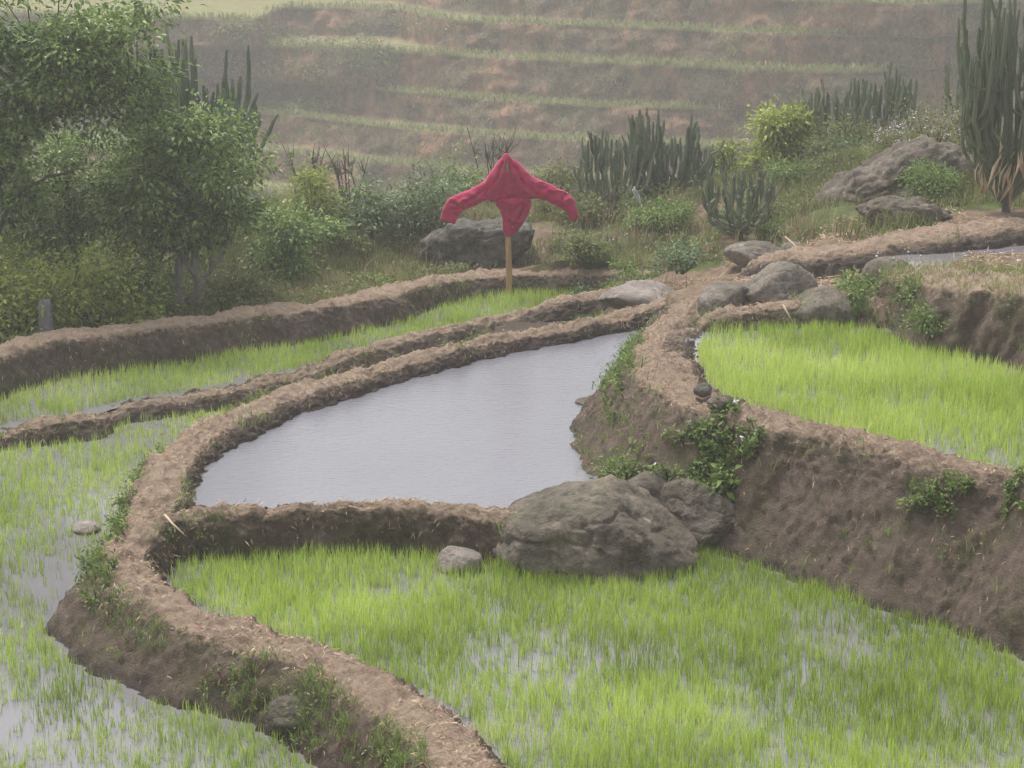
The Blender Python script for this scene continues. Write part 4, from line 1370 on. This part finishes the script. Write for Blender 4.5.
# ------------------------------------------------------------------ grey post, twigs
c = at_y(46, 318, 22.75)
m_, nt_, out_ = new_mat('post_concrete')
princ(nt_, out_, ramp(nt_, noise(nt_, position(nt_), 14, 6, .7), [(.3, (.16, .155, .16)), (.7, (.3, .29, .3))]), .9)
V = []
x0, y0 = c[0], c[1]
zb, zt_ = gz(x0, y0) - .1, at_y(46, 300, 22.75)[2]
nz_ = 14
for i in range(nz_):
    f = i / (nz_ - 1)
    z = zb + (zt_ - zb) * f
    s = .078 - .012 * f - (.012 if i == nz_ - 1 else 0)
    for k in range(16):
        a = k / 16 * 2 * math.pi
        sq = 1 / max(abs(math.cos(a)), abs(math.sin(a))) ** .8
        V.append((x0 + math.cos(a) * s * sq + .01 * math.sin(3 * f + k), y0 + math.sin(a) * s * sq, z + .012 * math.sin(k * 1.3) * (i == nz_ - 1)))
V = np.array(V)
V = np.vstack([V, [x0, y0, zt_]])
Q = grid_faces(nz_, 16, True)
T = np.array([[(nz_ - 1) * 16 + k, (nz_ - 1) * 16 + (k + 1) % 16, nz_ * 16] for k in range(16)])
o = obj('post', V, [T, Q], m_, None, (x0, y0, zb))
tag(o, 'short grey weathered post standing behind the bank at far left', 'post')

for label, pts in (('pale crooked twig lying across the winding bank near the dam', [(165, 520, .12), (173, 529, .1), (184, 539, .03)]),
                   ('thin dry stalk leaning against the dark mossy boulder', [(783, 309, .82), (788, 318, .76), (793, 327, .66)]),
                   ('dry stalks lying on the littered bank below the small cactus rock', [(785, 240, .86), (793, 247, .8), (800, 256, .72)])):
    mb_ = MB()
    q = np.array([at_z(*p) for p in pts]) + np.array([0, 0, .04])
    tube(mb_, q, [.011, .009, .006], 6, .9)
    tag(mb_.build('twig', M['straw'], None, q[1]), label, 'twig')

# pale rag caught in the scrub
mb_ = MB()
q0 = at_y(634, 188, 27.6)
s = np.linspace(0, 1, 12)
W = .02 + .012 * np.sin(s * 5)
V = []
for i, f in enumerate(s):
    for k, g in enumerate(np.linspace(-1, 1, 7)):
        V.append(q0 + np.array([.10 * f + g * W[i], .03 * math.sin(g * 4 + f * 6), -.22 * f + .02 * math.cos(g * 3)]))
mb_.add(V, None, grid_faces(12, 7), .9)
o = mb_.build('rag', M['flower'], None, V[-4])
sol = o.modifiers.new('thickness', 'SOLIDIFY'); sol.thickness = .006
tag(o, 'small pale rag hanging in the scrub below the double cactus clump', 'rag')

# ------------------------------------------------------------------ the terraced hill
RIMS = [
    # (distance at px 600, [(px, py)...]) lowest first
    (77, [(-300, 250), (281, 275), (562, 296), (1400, 310)]),
    (79, [(-300, 205), (281, 232), (562, 252), (1400, 268)]),
    (81.2, [(-300, 162), (281, 190), (562, 213), (1400, 228)]),
    (83.4, [(-300, 120), (281, 150), (367, 160), (437, 166), (562, 176), (764, 183), (1400, 190)]),
    (85.8, [(-300, 85), (250, 110), (308, 115), (406, 127), (469, 133), (570, 139), (764, 146), (960, 146), (1400, 140)]),
    (88.2, [(-300, 40), (200, 62), (250, 65), (328, 80), (406, 90), (484, 98), (600, 105), (764, 108), (960, 104), (1400, 96)]),
    (90.6, [(-300, 25), (200, 42), (300, 46), (367, 49), (430, 51), (523, 57), (600, 60), (740, 67), (832, 70), (900, 67), (960, 61), (1400, 40)]),
    (93.2, [(-300, 6), (200, 17), (268, 19), (288, 6), (350, 6), (406, 8), (440, 16), (461, 20), (600, 24), (741, 31), (860, 34), (913, 34), (960, 27), (1400, 10)]),
    (96, [(-300, -44), (281, -36), (400, -26), (461, -17), (600, -10), (700, -5), (820, 0), (900, 2), (960, 0), (1400, -14)]),
]
pxs = np.arange(-300, 1400, 3.0)
rows, tread, riserm = [], [], []
prev_y, prev_z = np.full(len(pxs), 37.0), np.full(len(pxs), -4.5)
rows.append((prev_y, prev_z)); tread.append(np.full(len(pxs), .6))
vy = np.full(len(pxs), 52.0)
LEV = []
for k, (dist, pts) in enumerate(RIMS):
    p = np.array(pts, float)
    yy = np.interp(pxs, p[:, 0], p[:, 1])
    kern = np.ones(5) / 5
    yy = np.convolve(np.pad(yy, 2, 'edge'), kern, 'valid')
    py600 = np.interp(600, p[:, 0], p[:, 1])
    z = at_y(600, py600, dist)[2]
    D = np.array([at_z(a, b_, z)[1] for a, b_ in zip(pxs, yy)])
    LEV.append((D, z))
# further terraces above the frame
D, z = LEV[-1]
for j in range(5):
    D = D * .6 + (D.mean() + 1) * .4 + 2.4
    z = z + 2.0
    LEV.append((D.copy(), z))
rng_h = np.random.default_rng(5)
Yrow, Zrow, Trow, Rim = [], [], [], []


def push(Y_, Z_, t_, r_=0.):
    Yrow.append(np.broadcast_to(Y_, pxs.shape).astype(float))
    Zrow.append(np.broadcast_to(Z_, pxs.shape).astype(float))
    Trow.append(np.full(len(pxs), t_))
    Rim.append(np.full(len(pxs), r_))


z0 = LEV[0][1] - 2.2
for f in np.linspace(0, 1, 12):
    push(37.5 + (LEV[0][0] - 1.4 - 37.5) * f, -5.0 * (1 - f) + z0 * f if f > .25 else -5.0 + (z0 * .25 + 1.25) * (f / .25), .5)
cz_ = z0
for k, (D, z) in enumerate(LEV):
    slope = np.clip((D - Yrow[-1]) * .5, .45, 1.0) if k else 1.0
    if k:
        for f in (.25, .5, .75):
            push((LEV[k - 1][0] + .4) * (1 - f) + (D - slope) * f, cz_ - .12, .8)
    nr = 16
    for i in range(nr + 1):
        f = i / nr
        push(D - slope * (1 - f) ** 1.0, cz_ + (z - cz_) * (f ** .9), .0 if f < .9 else 1., 1. if f >= .9 else 0)
    push(D + .12, z + .03, 1., 1.)
    push(D + .55, z, 1.)
    cz_ = z
push(LEV[-1][0] + 60, cz_ + 1, 1.)
push(LEV[-1][0] + 110, cz_ - 2, 1.)
Yr, Zr, Tr_ = np.array(Yrow), np.array(Zrow), np.array(Trow)
Xr = Yr * (pxs[None] - 512) / FPX * 1.03
HP = np.stack([Xr, Yr, Zr], -1).reshape(-1, 3)
rm = (1 - Tr_).ravel()
n1 = fbm(HP * np.array([.35, .35, .5]), 4, 800)
n2 = fbm(HP * np.array([1.3, 1.3, 1.6]), 4, 810)
HP[:, 1] += -(.4 * n1 + .26 * n2) * (.25 + .75 * rm)
HP[:, 2] += (.10 * n1 + .06 * n2) * (.4 + .6 * rm)
o = obj('hill', HP, grid_faces(len(Yrow), len(pxs)), M['hill'], None, None, {'tread': Tr_.ravel()})
tag(o, kind='structure')

# rank grass on the terrace faces and rims
G = HP.reshape(len(Yrow), len(pxs), 3)
mb = MB()
rimrows = [i for i in range(len(Yrow)) if Rim[i][0] > 0]
facerows = [i for i in range(12, len(Yrow) - 2) if Trow[i][0] == 0]
vis = np.where((pxs > -60) & (pxs < 1090))[0]
n = 46000
i = RNG.choice(rimrows, n)
j = RNG.choice(vis, n)
P = G[i, j] + RNG.normal(0, .12, (n, 3)) * np.array([1, 1, .1])
blades(mb, P, RNG.uniform(.14, .36, n), np.abs(RNG.normal(.5, .3, n)), .06, np.clip(RNG.normal(.72, .1, n), 0, 1))
n = 60000
i = RNG.choice(facerows, n)
j = RNG.choice(vis, n)
P = G[i, j] + RNG.normal(0, .1, (n, 3))
sel = RNG.uniform(size=n) < np.clip(.55 + .8 * fbm(P * np.array([.3, .3, .5]), 3, 820), .08, 1)
P = P[sel]
blades(mb, P, RNG.uniform(.12, .45, len(P)), np.abs(RNG.normal(.8, .35, len(P))), .06, np.clip(.3 + .22 * fbm(P * .5, 3, 821) + RNG.normal(0, .12, len(P)), 0, 1))
gp = G[12:].reshape(-1, 3)
hx, hy = project(gp)
for cx, cy, rx, ry, n, tn in ((372, 62, 30, 14, 700, .3), (270, 74, 60, 8, 900, .62), (225, 66, 30, 8, 400, .6), (296, 108, 12, 7, 200, .6), (322, 110, 14, 6, 200, .6), (330, 40, 60, 10, 600, .35), (250, 35, 40, 8, 400, .35),
                              (480, 150, 30, 8, 250, .4), (930, 72, 30, 8, 300, .4), (820, 100, 60, 8, 300, .35), (420, 25, 40, 8, 300, .35)):
    idx = np.where(((hx - cx) / rx) ** 2 + ((hy - cy) / ry) ** 2 < 1)[0]
    if not len(idx): continue
    B = gp[RNG.choice(idx, n)] + RNG.normal(0, .15, (n, 3)) + np.array([0, -.1, .15])
    leaves(mb, B, RNG.normal(size=(n, 3)) + np.array([0, 0, .4]), RNG.uniform(.12, .3, n), .11, np.clip(RNG.normal(tn, .1, n), 0, 1))
tag(mb.build('hill_grass', M['scrub']), kind='stuff')

# ------------------------------------------------------------------ air, light
m_, nt_, out_ = new_mat('haze_air')
vol = nd(nt_, 'ShaderNodeVolumePrincipled')
vol.inputs['Color'].default_value = (.94, .935, .925, 1)
vol.inputs['Density'].default_value = .0024
vol.inputs['Anisotropy'].default_value = .2
nt_.links.new(vol.outputs[0], out_.inputs['Volume'])
x0, x1, y0, y1, z0, z1 = -270, 270, -70, 340, -15.5, 16
V = [(x, y, z) for z in (z0, z1) for x, y in ((x0, y0), (x1, y0), (x1, y1), (x0, y1))]
o = obj('haze', V, np.array([[0, 3, 2, 1], [4, 5, 6, 7], [0, 1, 5, 4], [1, 2, 6, 5], [2, 3, 7, 6], [3, 0, 4, 7]]), m_, smooth=False)
tag(o, kind='stuff')

EL, AZ = R(62), R(-35)      # sun height and bearing (from +Y, clockwise)
w = bpy.data.worlds.new('World')
SC.world = w
w.use_nodes = True
nt = w.node_tree
nt.nodes.clear()
sky = nt.nodes.new('ShaderNodeTexSky')
sky.sky_type = 'NISHITA'
sky.sun_disc = False
sky.sun_elevation = EL
sky.sun_rotation = AZ
sky.air_density = 1.5
sky.dust_density = 6
hs = nt.nodes.new('ShaderNodeHueSaturation')
hs.inputs['Saturation'].default_value = .34
bg = nt.nodes.new('ShaderNodeBackground')
bg.inputs['Strength'].default_value = .13
wo = nt.nodes.new('ShaderNodeOutputWorld')
nt.links.new(sky.outputs[0], hs.inputs['Color'])
nt.links.new(hs.outputs[0], bg.inputs[0])
nt.links.new(bg.outputs[0], wo.inputs[0])

sd = bpy.data.lights.new('sun', 'SUN')
sd.energy = 1.4
sd.angle = R(14)
sd.color = (1, .96, .9)
so = bpy.data.objects.new('sun', sd)
COL.objects.link(so)
dirv = Vector((math.sin(AZ) * math.cos(EL), math.cos(AZ) * math.cos(EL), math.sin(EL)))
so.rotation_euler = dirv.to_track_quat('Z', 'Y').to_euler()
so.location = (0, 20, 30)

SC.view_settings.view_transform = 'Standard'
SC.view_settings.look = 'None'
SC.view_settings.exposure = .82
SC.view_settings.gamma = 1
SC.cycles.max_bounces = 6
SC.cycles.volume_bounces = 1
SC.cycles.use_denoising = True
